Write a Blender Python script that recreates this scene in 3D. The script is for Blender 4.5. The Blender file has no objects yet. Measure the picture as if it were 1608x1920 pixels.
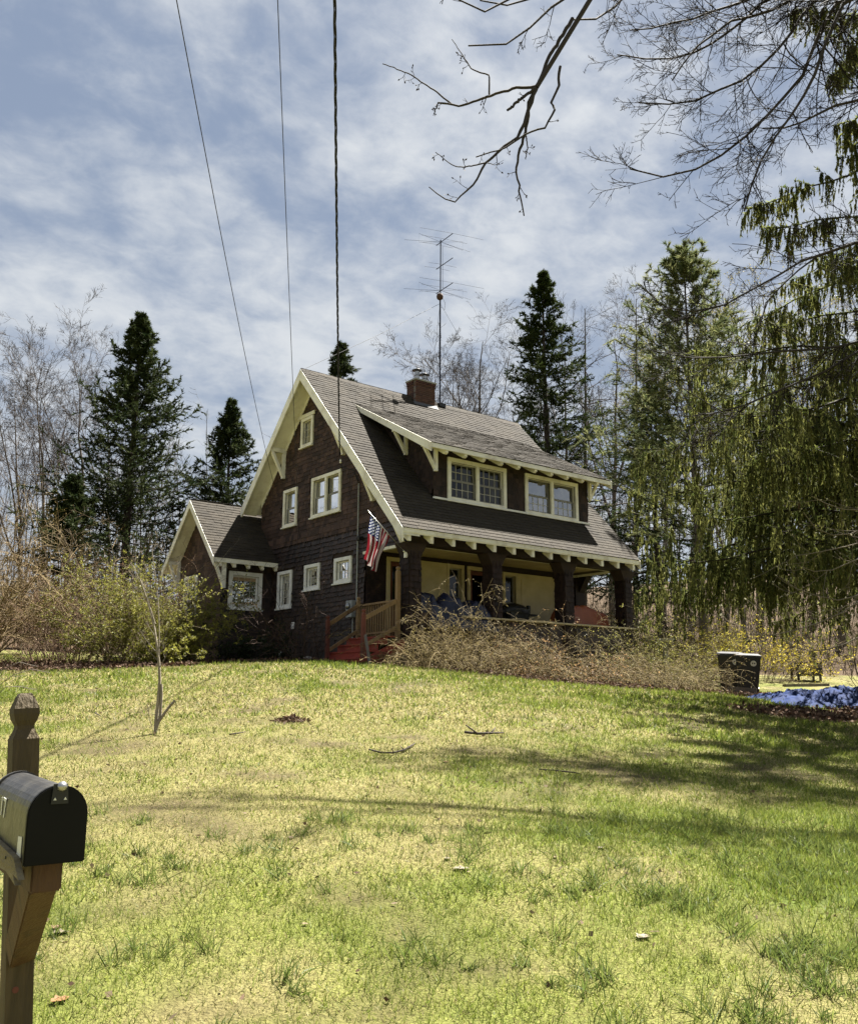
import bpy, bmesh, math, random
import numpy as np
from mathutils import Vector, Matrix
from mathutils.geometry import delaunay_2d_cdt

random.seed(11)
rng = np.random.default_rng(11)
R_ = math.radians
scene = bpy.context.scene
col = scene.collection

# ---------------------------------------------------------------- camera
YAW, PITCH, ROLL = R_(38.26), R_(11.336), R_(0.239)
CAM = np.array([-13.121, -17.659, -0.65])
FPX = 1700.0                       # focal length in pixels of the 1608 px wide photograph
_F = np.array([math.sin(YAW)*math.cos(PITCH), math.cos(YAW)*math.cos(PITCH), math.sin(PITCH)])
_R = np.array([math.cos(YAW), -math.sin(YAW), 0.0])
_U = np.cross(_R, _F)
FH = np.array([math.sin(YAW), math.cos(YAW), 0.0])
_Rr = math.cos(ROLL)*_R + math.sin(ROLL)*_U
_Ur = math.cos(ROLL)*_U - math.sin(ROLL)*_R
cd = bpy.data.cameras.new("camera"); cam = bpy.data.objects.new("camera", cd); col.objects.link(cam)
cd.sensor_fit = 'HORIZONTAL'; cd.sensor_width = 36.0; cd.lens = 36.0*FPX/1608.0
cd.clip_start = 0.05; cd.clip_end = 3000
cam.matrix_world = Matrix(((_Rr[0], _Ur[0], -_F[0], CAM[0]), (_Rr[1], _Ur[1], -_F[1], CAM[1]),
                           (_Rr[2], _Ur[2], -_F[2], CAM[2]), (0, 0, 0, 1)))
scene.camera = cam

# ---------------------------------------------------------------- sun, sky, exposure
SUN = np.array([0.44, 0.09, 0.89]); SUN = SUN/np.linalg.norm(SUN)
sl = bpy.data.lights.new("sun", 'SUN'); sl.energy = 5.0; sl.angle = R_(0.6); sl.color = (1.0, 0.955, 0.87)
so = bpy.data.objects.new("sun", sl); col.objects.link(so)
so.rotation_euler = Vector(SUN).to_track_quat('Z', 'Y').to_euler()
so.location = (20, 0, 40)
SKY_STRENGTH = 0.05
world = bpy.data.worlds.new("World"); scene.world = world; world.use_nodes = True
def build_world():
    nt = world.node_tree; N = nt.nodes; L = nt.links; N.clear()
    out = N.new('ShaderNodeOutputWorld'); bg = N.new('ShaderNodeBackground')
    bg.inputs['Strength'].default_value = SKY_STRENGTH
    sky = N.new('ShaderNodeTexSky'); sky.sky_type = 'NISHITA'; sky.sun_disc = False
    sky.sun_elevation = math.asin(SUN[2]); sky.sun_rotation = math.atan2(SUN[0], SUN[1])
    sky.air_density = 1.0; sky.dust_density = 1.2; sky.ozone_density = 1.0
    tc = N.new('ShaderNodeTexCoord')
    sep = N.new('ShaderNodeSeparateXYZ'); L.new(tc.outputs['Generated'], sep.inputs[0])
    def M(op, a=None, b=None, clamp=False):
        n = N.new('ShaderNodeMath'); n.operation = op; n.use_clamp = clamp
        for i, v in enumerate((a, b)):
            if v is None: continue
            if isinstance(v, (int, float)): n.inputs[i].default_value = v
            else: L.new(v, n.inputs[i])
        return n.outputs[0]
    zz = M('MAXIMUM', sep.outputs['Z'], 0.0)
    den = M('ADD', zz, 0.22)
    comb = N.new('ShaderNodeCombineXYZ')
    L.new(M('DIVIDE', sep.outputs['X'], den), comb.inputs[0]); L.new(M('DIVIDE', sep.outputs['Y'], den), comb.inputs[1])
    def noise(scale, detail, rough, dist, off):
        mp = N.new('ShaderNodeMapping'); mp.inputs['Location'].default_value = off
        mp.inputs['Rotation'].default_value = (0, 0, R_(25)); mp.inputs['Scale'].default_value = (scale*1.1, scale*1.25, scale)
        L.new(comb.outputs[0], mp.inputs['Vector'])
        n = N.new('ShaderNodeTexNoise'); n.inputs['Scale'].default_value = 1.0; n.inputs['Detail'].default_value = detail
        n.inputs['Roughness'].default_value = rough; n.inputs['Distortion'].default_value = dist
        L.new(mp.outputs[0], n.inputs['Vector']); return n.outputs['Fac']
    big = noise(1.5, 3, .5, .4, (3.1, 1.7, 0)); mid = noise(3.4, 7, .58, .3, (.4, 7.2, 0)); fine = noise(13, 6, .58, .3, (9, 2, 0))
    s = M('ADD', M('MULTIPLY', big, .7), M('ADD', M('MULTIPLY', mid, 1.0), M('MULTIPLY', fine, .5)))
    ramp = N.new('ShaderNodeMapRange'); ramp.interpolation_type = 'SMOOTHSTEP'; L.new(s, ramp.inputs[0])
    ramp.inputs['From Min'].default_value = .84; ramp.inputs['From Max'].default_value = 1.42
    # thin bright veil round the sun
    vd = N.new('ShaderNodeVectorMath'); vd.operation = 'DOT_PRODUCT'; vd.inputs[1].default_value = tuple(SUN)
    L.new(tc.outputs['Generated'], vd.inputs[0])
    halo = M('POWER', M('MAXIMUM', vd.outputs['Value'], 0.0), 7.0)
    cl = N.new('ShaderNodeMix'); cl.data_type = 'RGBA'; L.new(halo, cl.inputs['Factor'])
    cl.inputs[6].default_value = (2.75, 2.88, 3.02, 1); cl.inputs[7].default_value = (4.1, 4.1, 4.05, 1)
    # veil of high cloud over everything (grey blue), brighter cloud banks on top
    base = N.new('ShaderNodeMix'); base.data_type = 'RGBA'; base.inputs['Factor'].default_value = .92
    L.new(sky.outputs[0], base.inputs[6]); base.inputs[7].default_value = (.98, 1.22, 1.66, 1)
    hz = N.new('ShaderNodeMix'); hz.data_type = 'RGBA'
    L.new(M('POWER', M('SUBTRACT', 1.0, zz, True), 5.0), hz.inputs['Factor'])
    L.new(base.outputs[2], hz.inputs[6]); hz.inputs[7].default_value = (2.5, 2.7, 2.85, 1)
    mix = N.new('ShaderNodeMix'); mix.data_type = 'RGBA'; L.new(M('MULTIPLY', ramp.outputs[0], .95), mix.inputs['Factor'])
    L.new(hz.outputs[2], mix.inputs[6]); L.new(cl.outputs[2], mix.inputs[7])
    L.new(mix.outputs[2], bg.inputs['Color']); L.new(bg.outputs[0], out.inputs['Surface'])
build_world()
vs = scene.view_settings; vs.view_transform = 'Standard'; vs.look = 'None'; vs.exposure = 2.4; vs.gamma = 1.0; vs.use_curve_mapping = False
scene.cycles.max_bounces = 8; scene.cycles.transparent_max_bounces = 12; scene.cycles.diffuse_bounces = 3
scene.cycles.use_denoising = True
scene.cycles.caustics_reflective = False; scene.cycles.caustics_refractive = False

# ---------------------------------------------------------------- general helpers
def ray(px, py):
    a, b = px-804.0, py-960.0
    d = _Rr*a - _Ur*b + _F*FPX
    return d/np.linalg.norm(d)
def at(px, py, d):
    """point seen at photo pixel (px, py), d metres ahead of the camera along the ground"""
    v = ray(px, py); return CAM + v*(d/float(v@FH))
def V(p): return Vector((float(p[0]), float(p[1]), float(p[2])))
def tag(o, label=None, cat=None, group=None, kind=None):
    if label: o['label'] = label
    if cat: o['category'] = cat
    if group: o['group'] = group
    if kind: o['kind'] = kind
    return o
def adopt(o, parent):
    if parent is not None:
        o.parent = parent
        if parent.type == 'EMPTY': o.matrix_parent_inverse = Matrix.Translation(-Vector(parent.location))
def thing(name, label, cat, loc=(0, 0, 0), group=None):
    o = bpy.data.objects.new(name, None); o.empty_display_size = .2; col.objects.link(o); o.location = V(loc)
    return tag(o, label, cat, group)
class MB:
    """collects polygons; build() links them as one mesh object"""
    def __init__(self): self.v = []; self.f = []; self.m = []; self.tone = []
    def add(self, vs, fs, mi=0, tone=.5):
        n = len(self.v); self.v += [tuple(map(float, p)) for p in vs]
        self.f += [tuple(i+n for i in f) for f in fs]; self.m += [mi]*len(fs); self.tone += [tone]*len(fs); return self
    def box(self, x0, x1, y0, y1, z0, z1, mi=0, tone=.5):
        return self.add([(x0,y0,z0),(x1,y0,z0),(x1,y1,z0),(x0,y1,z0),(x0,y0,z1),(x1,y0,z1),(x1,y1,z1),(x0,y1,z1)],
                 [(0,3,2,1),(4,5,6,7),(0,1,5,4),(1,2,6,5),(2,3,7,6),(3,0,4,7)], mi, tone)
    def beam(self, A, B, w, h, up=(0,0,1), mi=0, taper=1.0):
        A, B = Vector(A), Vector(B); t = (B-A).normalized(); s = t.cross(Vector(up))
        if s.length < 1e-4: s = t.cross(Vector((1,0,0)))
        s.normalize(); u = s.cross(t); vs = []
        for P, k in ((A, 1), (B, taper)):
            for a, b in ((-1,-1),(1,-1),(1,1),(-1,1)): vs.append(P+s*(a*w/2*k)+u*(b*h/2*k))
        return self.add(vs, [(0,1,2,3),(7,6,5,4),(0,4,5,1),(1,5,6,2),(2,6,7,3),(3,7,4,0)], mi)
    def prism(self, poly, ext, mi=0):
        ext = Vector(ext); n = len(poly); P = [Vector(p) for p in poly]
        fs = [tuple(range(n-1, -1, -1)), tuple(range(n, 2*n))]+[(i, (i+1) % n, (i+1) % n+n, i+n) for i in range(n)]
        return self.add(P+[p+ext for p in P], fs, mi)
    def tube(self, pts, rad, n=8, mi=0, cap=True):
        pts = [Vector(p) for p in pts]; K = len(pts)
        rad = [rad]*K if isinstance(rad, (int, float)) else rad
        ref = Vector((0,0,1)); 
        if abs((pts[-1]-pts[0]).normalized().z) > .9: ref = Vector((1,0,0))
        vs = []
        for i, p in enumerate(pts):
            t = (pts[min(i+1,K-1)]-pts[max(i-1,0)]).normalized(); s = t.cross(ref).normalized(); u = s.cross(t)
            for j in range(n):
                a = 2*math.pi*j/n; vs.append(p+(s*math.cos(a)+u*math.sin(a))*rad[i])
        fs = [(i*n+j, i*n+(j+1) % n, (i+1)*n+(j+1) % n, (i+1)*n+j) for i in range(K-1) for j in range(n)]
        if cap: fs += [tuple(range(n-1,-1,-1)), tuple(range((K-1)*n, K*n))]
        return self.add(vs, fs, mi)
    def lathe(self, c, prof, n=20, mi=0, axis=None):
        c = Vector(c); vs = []; K = len(prof)
        for r, z in prof:
            for j in range(n):
                a = 2*math.pi*j/n; p = Vector((r*math.cos(a), r*math.sin(a), z))
                if axis is not None: p = axis @ p
                vs.append(c+p)
        fs = [(i*n+j, i*n+(j+1) % n, (i+1)*n+(j+1) % n, (i+1)*n+j) for i in range(K-1) for j in range(n)]
        fs += [tuple(range(n-1,-1,-1)), tuple(range((K-1)*n, K*n))]
        return self.add(vs, fs, mi)
    def mesh(self, name, mats):
        me = bpy.data.meshes.new(name); me.from_pydata(self.v, [], self.f)
        for m in (mats if isinstance(mats, (list, tuple)) else [mats]): me.materials.append(m)
        if any(self.m): me.polygons.foreach_set('material_index', self.m)
        a = me.attributes.new('tone', 'FLOAT', 'FACE'); a.data.foreach_set('value', self.tone)
        me.update(); return me
    def build(self, name, mats, parent=None, smooth=False, bevel=0.0, label=None):
        me = self.mesh(name, mats)
        if bevel > 0:
            bm = bmesh.new(); bm.from_mesh(me); bmesh.ops.remove_doubles(bm, verts=bm.verts, dist=1e-5)
            bmesh.ops.bevel(bm, geom=[e for e in bm.edges if e.calc_face_angle(0) > .5], offset=bevel, segments=2, affect='EDGES', clamp_overlap=True)
            bm.to_mesh(me); bm.free()
        if smooth: me.polygons.foreach_set('use_smooth', [True]*len(me.polygons))
        o = bpy.data.objects.new(name, me); col.objects.link(o); adopt(o, parent)
        if label: o['label'] = label
        return o
def inst(name, me, parent, loc, rot=None, scale=None):
    o = bpy.data.objects.new(name, me); col.objects.link(o); o.location = V(loc)
    if rot is not None: o.rotation_euler = rot
    if scale is not None: o.scale = scale
    adopt(o, parent); return o

# numpy mesh for big vegetation meshes
class NB:
    def __init__(self): self.v = []; self.q = []; self.t = []; self.n = 0; self.c = []
    def add(self, v, q=None, t=None, c=None):
        v = np.asarray(v, np.float32).reshape(-1, 3)
        if q is not None: self.q.append(np.asarray(q, np.int32).reshape(-1, 4)+self.n)
        if t is not None: self.t.append(np.asarray(t, np.int32).reshape(-1, 3)+self.n)
        self.c.append(np.zeros((len(v), 3), np.float32)+(np.asarray(c, np.float32) if c is not None else .5))
        self.v.append(v); self.n += len(v); return self
    def build(self, name, mat, parent=None, smooth=False, colors=True):
        v = np.concatenate(self.v); q = np.concatenate(self.q) if self.q else np.zeros((0, 4), np.int32)
        t = np.concatenate(self.t) if self.t else np.zeros((0, 3), np.int32)
        me = bpy.data.meshes.new(name); me.vertices.add(len(v)); me.vertices.foreach_set('co', v.ravel())
        nl = len(q)*4+len(t)*3; me.loops.add(nl)
        me.loops.foreach_set('vertex_index', np.concatenate([q.ravel(), t.ravel()]).astype(np.int32))
        me.polygons.add(len(q)+len(t))
        ls = np.concatenate([np.arange(len(q))*4, len(q)*4+np.arange(len(t))*3]).astype(np.int32)
        me.polygons.foreach_set('loop_start', ls)
        if smooth: me.polygons.foreach_set('use_smooth', np.ones(len(ls), bool))
        if colors:
            c = np.concatenate(self.c); a = me.attributes.new('col', 'FLOAT_COLOR', 'POINT')
            a.data.foreach_set('color', np.concatenate([c, np.ones((len(c), 1), np.float32)], 1).ravel())
        me.materials.append(mat); me.update(calc_edges=True)
        o = bpy.data.objects.new(name, me); col.objects.link(o); adopt(o, parent); return o
def nrm(v): return v/(np.linalg.norm(v, axis=-1, keepdims=True)+1e-9)
def plen(P): return np.linalg.norm(np.diff(P, axis=1), axis=-1).sum(1)
def interp(P, Rr, t):
    K = P.shape[1]; f = np.clip(t, 0, .9999)*(K-1); i = f.astype(int); w = f-i; m = np.arange(len(P))[:, None]
    a, b = P[m, i], P[m, i+1]
    return a+(b-a)*w[..., None], nrm(b-a), Rr[m, i]*(1-w)+Rr[m, i+1]*w
def walk(p, d, l, K, wig, trop):
    P = np.empty((len(p), K, 3)); P[:, 0] = p; d = nrm(d); trop = np.asarray(trop, float)
    for k in range(1, K):
        d = nrm(d+rng.normal(size=d.shape)*wig+trop); p = p+d*(l/(K-1))[:, None]; P[:, k] = p
    return P
def grow(P, Rr, n, t=(.25, 1.), ang=(30, 60), ratio=(.35, .6), K=5, wig=.12, trop=(0, 0, .05), rr=.55, flat=0.0, minr=.003, tip=.35, tfall=.45):
    M = len(P); L = plen(P); tt = rng.uniform(t[0], t[1], (M, n)); pos, tan, r = interp(P, Rr, tt)
    rv = rng.normal(size=(M, n, 3)); rv[..., 2] *= (1-flat)
    perp = nrm(rv-(rv*tan).sum(-1, keepdims=True)*tan); a = np.radians(rng.uniform(ang[0], ang[1], (M, n)))[..., None]
    d = tan*np.cos(a)+perp*np.sin(a); l = L[:, None]*rng.uniform(ratio[0], ratio[1], (M, n))*(1-tfall*tt)
    Pc = walk(pos.reshape(-1, 3), d.reshape(-1, 3), l.reshape(-1), K, wig, trop)
    r0 = np.maximum(r.reshape(-1)*rr, minr)
    return Pc, np.maximum(r0[:, None]*np.linspace(1, tip, K)[None], minr*.7)
def tubes(nb, P, Rr, sides=3, c=None):
    M, K, _ = P.shape; T = np.empty_like(P); T[:, 1:-1] = P[:, 2:]-P[:, :-2]; T[:, 0] = P[:, 1]-P[:, 0]; T[:, -1] = P[:, -1]-P[:, -2]; T = nrm(T)
    D = nrm(P[:, -1]-P[:, 0]); ref = np.where(np.abs(D[:, 2:3]) > .8, np.array([[1., .2, 0]]), np.array([[0, .1, 1.]]))[:, None]
    S = nrm(np.cross(T, np.broadcast_to(ref, T.shape))); U = np.cross(S, T)
    a = np.arange(sides)*2*np.pi/sides
    v = P[:, :, None]+Rr[:, :, None, None]*(S[:, :, None]*np.cos(a)[None, None, :, None]+U[:, :, None]*np.sin(a)[None, None, :, None])
    i = np.arange(M*K*sides).reshape(M, K, sides); j = np.roll(i, -1, axis=2)
    q = np.stack([i[:, :-1], j[:, :-1], j[:, 1:], i[:, 1:]], -1)
    if c is not None:
        c = np.asarray(c, float)
        if c.ndim == 2: c = np.repeat(c, K*sides, 0)
    nb.add(v, q=q, c=c); return nb
def ribbons(nb, P, Rr, c=None):
    """the thinnest twigs, less than a pixel wide"""
    M, K, _ = P.shape; D = nrm(P[:, -1]-P[:, 0]); S = nrm(np.cross(D, rng.normal(size=(M, 3))))[:, None]
    v = np.stack([P-S*Rr[..., None], P+S*Rr[..., None]], 2); i = np.arange(M*K*2).reshape(M, K, 2)
    q = np.stack([i[:, :-1, 0], i[:, :-1, 1], i[:, 1:, 1], i[:, 1:, 0]], -1)
    if c is not None:
        c = np.asarray(c, float)
        if c.ndim == 2: c = np.repeat(c, K*2, 0)
    nb.add(v, q=q, c=c); return nb
def blades(nb, p, d, l, w, c=None, diamond=False):
    """thin leaf faces: p base, d direction, l length, w width"""
    n = len(p); d = nrm(d); s = nrm(np.cross(d, rng.normal(size=d.shape)))*np.reshape(w, (-1, 1))*.5; l = np.reshape(l, (-1, 1))*np.ones((n, 1))
    if diamond:
        v = np.stack([p, p+d*l*.45+s, p+d*l, p+d*l*.45-s], 1); i = np.arange(n)[:, None]*4
        nb.add(v, q=i+np.array([[0, 1, 2, 3]]), c=None if c is None else np.repeat(c, 4, 0))
    else:
        v = np.stack([p-s, p+s, p+d*l], 1); i = np.arange(n)[:, None]*3
        nb.add(v, t=i+np.array([[0, 1, 2]]), c=None if c is None else np.repeat(c, 3, 0))
    return nb
def vnoise(x, y, scale, seed=0):
    """smooth value noise in numpy, 0..1"""
    g = np.random.default_rng(seed).random((64, 64)); x = np.asarray(x)/scale; y = np.asarray(y)/scale
    xi, yi = np.floor(x).astype(int), np.floor(y).astype(int); fx, fy = x-xi, y-yi
    fx, fy = fx*fx*(3-2*fx), fy*fy*(3-2*fy); G = lambda a, b: g[a % 64, b % 64]
    return (G(xi, yi)*(1-fx)+G(xi+1, yi)*fx)*(1-fy)+(G(xi, yi+1)*(1-fx)+G(xi+1, yi+1)*fx)*fy
def fbm(x, y, scale, seed=0, o=4):
    s = 0; a = 1; tot = 0
    for k in range(o): s = s+a*vnoise(x, y, scale/2**k, seed+k); tot += a; a *= .55
    return s/tot

# ---------------------------------------------------------------- materials
MATS = {}
def nodes(name):
    m = bpy.data.materials.new(name); m.use_nodes = True; nt = m.node_tree; nt.nodes.clear(); MATS[name] = m
    out = nt.nodes.new('ShaderNodeOutputMaterial'); return m, nt, nt.nodes, nt.links, out
def pmat(name, c1, c2=None, rough=.7, scale=6.0, bump=0.0, bscale=None, stretch=(1, 1, 1), metallic=0.0, tone=0.0, objrand=0.0, spec=.4, c3=None, detail=6.0, coat=0.0):
    m, nt, N, L, out = nodes(name); b = N.new('ShaderNodeBsdfPrincipled'); L.new(b.outputs[0], out.inputs[0])
    b.inputs['Roughness'].default_value = rough; b.inputs['Metallic'].default_value = metallic; b.inputs['Specular IOR Level'].default_value = spec
    b.inputs['Coat Weight'].default_value = coat
    c2 = c2 or tuple(x*.75 for x in c1)
    tc = N.new('ShaderNodeTexCoord'); mp = N.new('ShaderNodeMapping'); mp.inputs['Scale'].default_value = stretch; L.new(tc.outputs['Object'], mp.inputs[0])
    nz = N.new('ShaderNodeTexNoise'); nz.inputs['Scale'].default_value = scale; nz.inputs['Detail'].default_value = detail; nz.inputs['Roughness'].default_value = .62; L.new(mp.outputs[0], nz.inputs[0])
    fac = nz.outputs['Fac']
    rp = N.new('ShaderNodeValToRGB'); e = rp.color_ramp.elements
    e[0].position = .33; e[0].color = (*c1, 1); e[1].position = .68; e[1].color = (*c2, 1)
    if c3: x = e.new(.5); x.color = (*c3, 1)
    L.new(fac, rp.inputs[0]); c = rp.outputs[0]
    if tone or objrand:
        add = None
        if tone:
            at_ = N.new('ShaderNodeAttribute'); at_.attribute_name = 'tone'
            mr = N.new('ShaderNodeMapRange'); mr.inputs['To Min'].default_value = 1-tone; mr.inputs['To Max'].default_value = 1+tone; L.new(at_.outputs['Fac'], mr.inputs[0]); add = mr.outputs[0]
        if objrand:
            oi = N.new('ShaderNodeObjectInfo'); mr = N.new('ShaderNodeMapRange'); mr.inputs['To Min'].default_value = 1-objrand; mr.inputs['To Max'].default_value = 1+objrand; L.new(oi.outputs['Random'], mr.inputs[0])
            if add is None: add = mr.outputs[0]
            else:
                mm = N.new('ShaderNodeMath'); mm.operation = 'MULTIPLY'; L.new(add, mm.inputs[0]); L.new(mr.outputs[0], mm.inputs[1]); add = mm.outputs[0]
        vm = N.new('ShaderNodeVectorMath'); vm.operation = 'SCALE'; L.new(c, vm.inputs[0]); L.new(add, vm.inputs['Scale']); c = vm.outputs[0]
    L.new(c, b.inputs['Base Color'])
    if bump:
        nb = N.new('ShaderNodeTexNoise'); nb.inputs['Scale'].default_value = bscale or scale*4; nb.inputs['Detail'].default_value = 5; L.new(mp.outputs[0], nb.inputs[0])
        bp = N.new('ShaderNodeBump'); bp.inputs['Strength'].default_value = bump; bp.inputs['Distance'].default_value = .02; L.new(nb.outputs['Fac'], bp.inputs['Height']); L.new(bp.outputs[0], b.inputs['Normal'])
    return m
def leafmat(name, transl=.35, rough=.6, spec=.2, gain=1.0):
    """colour from the mesh's own leaf colours, part of the light passing through"""
    m, nt, N, L, out = nodes(name); b = N.new('ShaderNodeBsdfPrincipled'); b.inputs['Roughness'].default_value = rough; b.inputs['Specular IOR Level'].default_value = spec
    a = N.new('ShaderNodeAttribute'); a.attribute_name = 'col'; g = N.new('ShaderNodeVectorMath'); g.operation = 'SCALE'; g.inputs['Scale'].default_value = gain; L.new(a.outputs['Color'], g.inputs[0]); L.new(g.outputs[0], b.inputs['Base Color'])
    tr = N.new('ShaderNodeBsdfTranslucent'); L.new(g.outputs[0], tr.inputs[0]); mx = N.new('ShaderNodeMixShader'); mx.inputs[0].default_value = transl
    L.new(b.outputs[0], mx.inputs[1]); L.new(tr.outputs[0], mx.inputs[2]); L.new(mx.outputs[0], out.inputs[0]); return m
def glassmat(name, tint=(.9, .95, .95), refl=.09):
    m, nt, N, L, out = nodes(name); t = N.new('ShaderNodeBsdfTransparent'); t.inputs[0].default_value = (*tint, 1)
    g = N.new('ShaderNodeBsdfGlossy'); g.inputs['Roughness'].default_value = .015
    nz = N.new('ShaderNodeTexNoise'); nz.inputs['Scale'].default_value = 1.6; tc = N.new('ShaderNodeTexCoord'); L.new(tc.outputs['Object'], nz.inputs[0])
    bp = N.new('ShaderNodeBump'); bp.inputs['Strength'].default_value = .05; bp.inputs['Distance'].default_value = .1; L.new(nz.outputs['Fac'], bp.inputs['Height']); L.new(bp.outputs[0], g.inputs['Normal'])
    f = N.new('ShaderNodeFresnel'); f.inputs['IOR'].default_value = 1.5; ad = N.new('ShaderNodeMath'); ad.operation = 'MULTIPLY_ADD'; ad.inputs[1].default_value = 1.0; ad.inputs[2].default_value = refl; ad.use_clamp = True; L.new(f.outputs[0], ad.inputs[0])
    mx = N.new('ShaderNodeMixShader'); L.new(ad.outputs[0], mx.inputs[0]); L.new(t.outputs[0], mx.inputs[1]); L.new(g.outputs[0], mx.inputs[2]); L.new(mx.outputs[0], out.inputs[0]); return m
pmat('cream', (.80, .78, .68), (.56, .52, .42), .6, 2.2, .2, 40, c3=(.74, .72, .62))
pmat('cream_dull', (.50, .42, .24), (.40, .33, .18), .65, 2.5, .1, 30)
pmat('white_paint', (.80, .80, .76), (.60, .59, .54), .55, 5, .15, 40)
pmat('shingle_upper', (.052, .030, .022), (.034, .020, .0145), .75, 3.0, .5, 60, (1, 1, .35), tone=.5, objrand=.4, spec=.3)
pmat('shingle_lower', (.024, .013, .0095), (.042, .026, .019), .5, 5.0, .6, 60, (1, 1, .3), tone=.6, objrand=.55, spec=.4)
pmat('shingle_dark', (.022, .012, .010), (.014, .008, .007), .7, 4.0, .4, 60, tone=.4, spec=.25)
pmat('sheathing', (.030, .017, .012), (.018, .011, .008), .85, 6)
pmat('roof_shingle', (.041, .033, .023), (.027, .022, .016), .88, 1.2, .5, 220, tone=.16, objrand=.14, spec=.2, c3=(.034, .028, .020))
pmat('interior', (.10, .085, .065), (.07, .06, .05), .9, 2)
pmat('curtain', (.42, .38, .22), (.30, .27, .15), .9, 3, .2)
pmat('brick', (.095, .040, .028), (.055, .024, .018), .85, 9, .6, 60, tone=.3, objrand=.35)
pmat('mortar', (.16, .14, .12), None, .95, 20, .4, 90)
pmat('lead', (.055, .055, .06), None, .6, 6, .2)
pmat('steel', (.42, .42, .42), (.25, .25, .25), .35, 8, metallic=.9)
pmat('black_metal', (.012, .012, .013), (.008, .008, .008), .45, 8)
pmat('mast_metal', (.022, .028, .05), (.015, .018, .032), .8, 8, spec=.1)
pmat('rust', (.07, .032, .02), (.04, .02, .014), .8, 20)
pmat('red_paint', (.32, .055, .036), (.20, .036, .026), .62, 4, .25, 50)
pmat('red_brown_wood', (.15, .042, .025), (.08, .028, .019), .7, 5, .4, 40, (1, 1, .2))
pmat('tan_wood', (.26, .17, .08), (.17, .11, .055), .75, 5, .4, 40, (1, 1, .15))
pmat('grey_wood', (.16, .14, .115), (.09, .08, .066), .85, 8, .5, 50, (1, 1, .15))
pmat('grey_paint', (.30, .32, .32), (.24, .25, .25), .5, 6)
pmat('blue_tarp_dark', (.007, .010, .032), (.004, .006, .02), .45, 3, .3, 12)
pmat('blue_tarp', (.012, .027, .092), (.007, .016, .058), .74, 3, .3, 14, spec=.07)
pmat('orange_tarp', (.26, .070, .022), (.18, .042, .015), .5, 2.5, .3, 10)
pmat('bin_plastic', (.010, .010, .011), (.016, .016, .016), .38, 3)
pmat('bin_lid', (.05, .05, .055), (.035, .035, .04), .33, 3)
pmat('sticker', (.62, .62, .55), (.5, .5, .44), .6, 10)
pmat('wire', (.010, .010, .011), None, .6, 6)
pmat('stone', (.26, .24, .21), (.17, .155, .135), .9, 7, .6, 40)
pmat('concrete', (.30, .30, .28), (.22, .22, .2), .9, 5, .4, 40)
pmat('bark_dark', (.050, .036, .026), (.025, .019, .015), .92, 6, .8, 30, (1, 1, .2))
pmat('bark_grey', (.115, .095, .078), (.06, .05, .042), .92, 6, .8, 30, (1, 1, .2))
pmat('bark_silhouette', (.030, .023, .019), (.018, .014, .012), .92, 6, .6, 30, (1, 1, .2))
pmat('bark_pale', (.26, .225, .17), (.17, .14, .105), .9, 6, .6, 30)
glassmat('glass', (.42,.44,.42), refl=.0); glassmat('glass_bright', (.45,.48,.48), refl=.30)
leafmat('needles', .22, .75, .08, .85); leafmat('needles_bright', .40, .75, .08, 1.0); leafmat('leaves', .45, .55, .25, .82); leafmat('grass', .5, .55, .25, .90); leafmat('twigs', 0.0, .85, .15, .58); leafmat('litter', .15, .8, .15, .56)

# ---------------------------------------------------------------- the ground
def wxy(r, d): return CAM[0]+_R[0]*r+FH[0]*d, CAM[1]+_R[1]*r+FH[1]*d
EYE = CAM[2]
_cp = []                       # (right, ahead, height relative to the eye)
for r, d, z in [(0,-8,-1.7),(-6,-8,-1.7),(6,-8,-1.7),(0,0,-1.62),(-2,2.5,-1.42),(2.5,2.5,-1.5),(0,4,-1.24),(-5,5,-1.12),(4.5,5,-1.25),(0,8,-.80),(-6,10,-.62),
    (5,9,-.92),(0,12,-.36),(6,13,-.66),(-7,16,-.02),(0,16,.10),(-2.4,20.2,.62),(-1,22,.66),(0,20,.46),(2.6,22.4,.34),(5.8,24,.16),(7.5,22,-.02),(8.5,25,-.04),(10.5,21,-.12),(8.5,17.5,-.42),
    (-9.6,24,.70),(-12,27,1.1),(-16,32,1.5),(-6,30,1.0),(6,31,.75),(14,34,.7),(12,40,1.0),(0,40,1.3),(-18,45,2.2),(18,50,2.3),(30,70,7.2),(0,75,5.5),(-30,70,5.5),(-45,30,2.6),(45,30,1.0),
    (0,120,13),(60,120,17),(-60,120,12),(-14,14,-.15),(13,13,-.75),(20,5,-1.4),(-20,3,-1.2),(0,-40,-2.2),(50,-20,-2.),(-50,-20,-2.)]:
    x, y = wxy(r, d); _cp.append((x, y, z+EYE))
_cp = np.array(_cp)
def _phi(d2): return d2*np.log(d2+1e-6)*.5
def _fit():
    n = len(_cp); X = _cp[:, :2]; d2 = ((X[:, None]-X[None])**2).sum(-1); A = np.zeros((n+3, n+3)); A[:n, :n] = _phi(d2)+np.eye(n)*2.0
    A[:n, n] = 1; A[:n, n+1:] = X; A[n, :n] = 1; A[n+1:, :n] = X.T
    return np.linalg.solve(A, np.concatenate([_cp[:, 2], [0, 0, 0]]))
_w = _fit()
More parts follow.
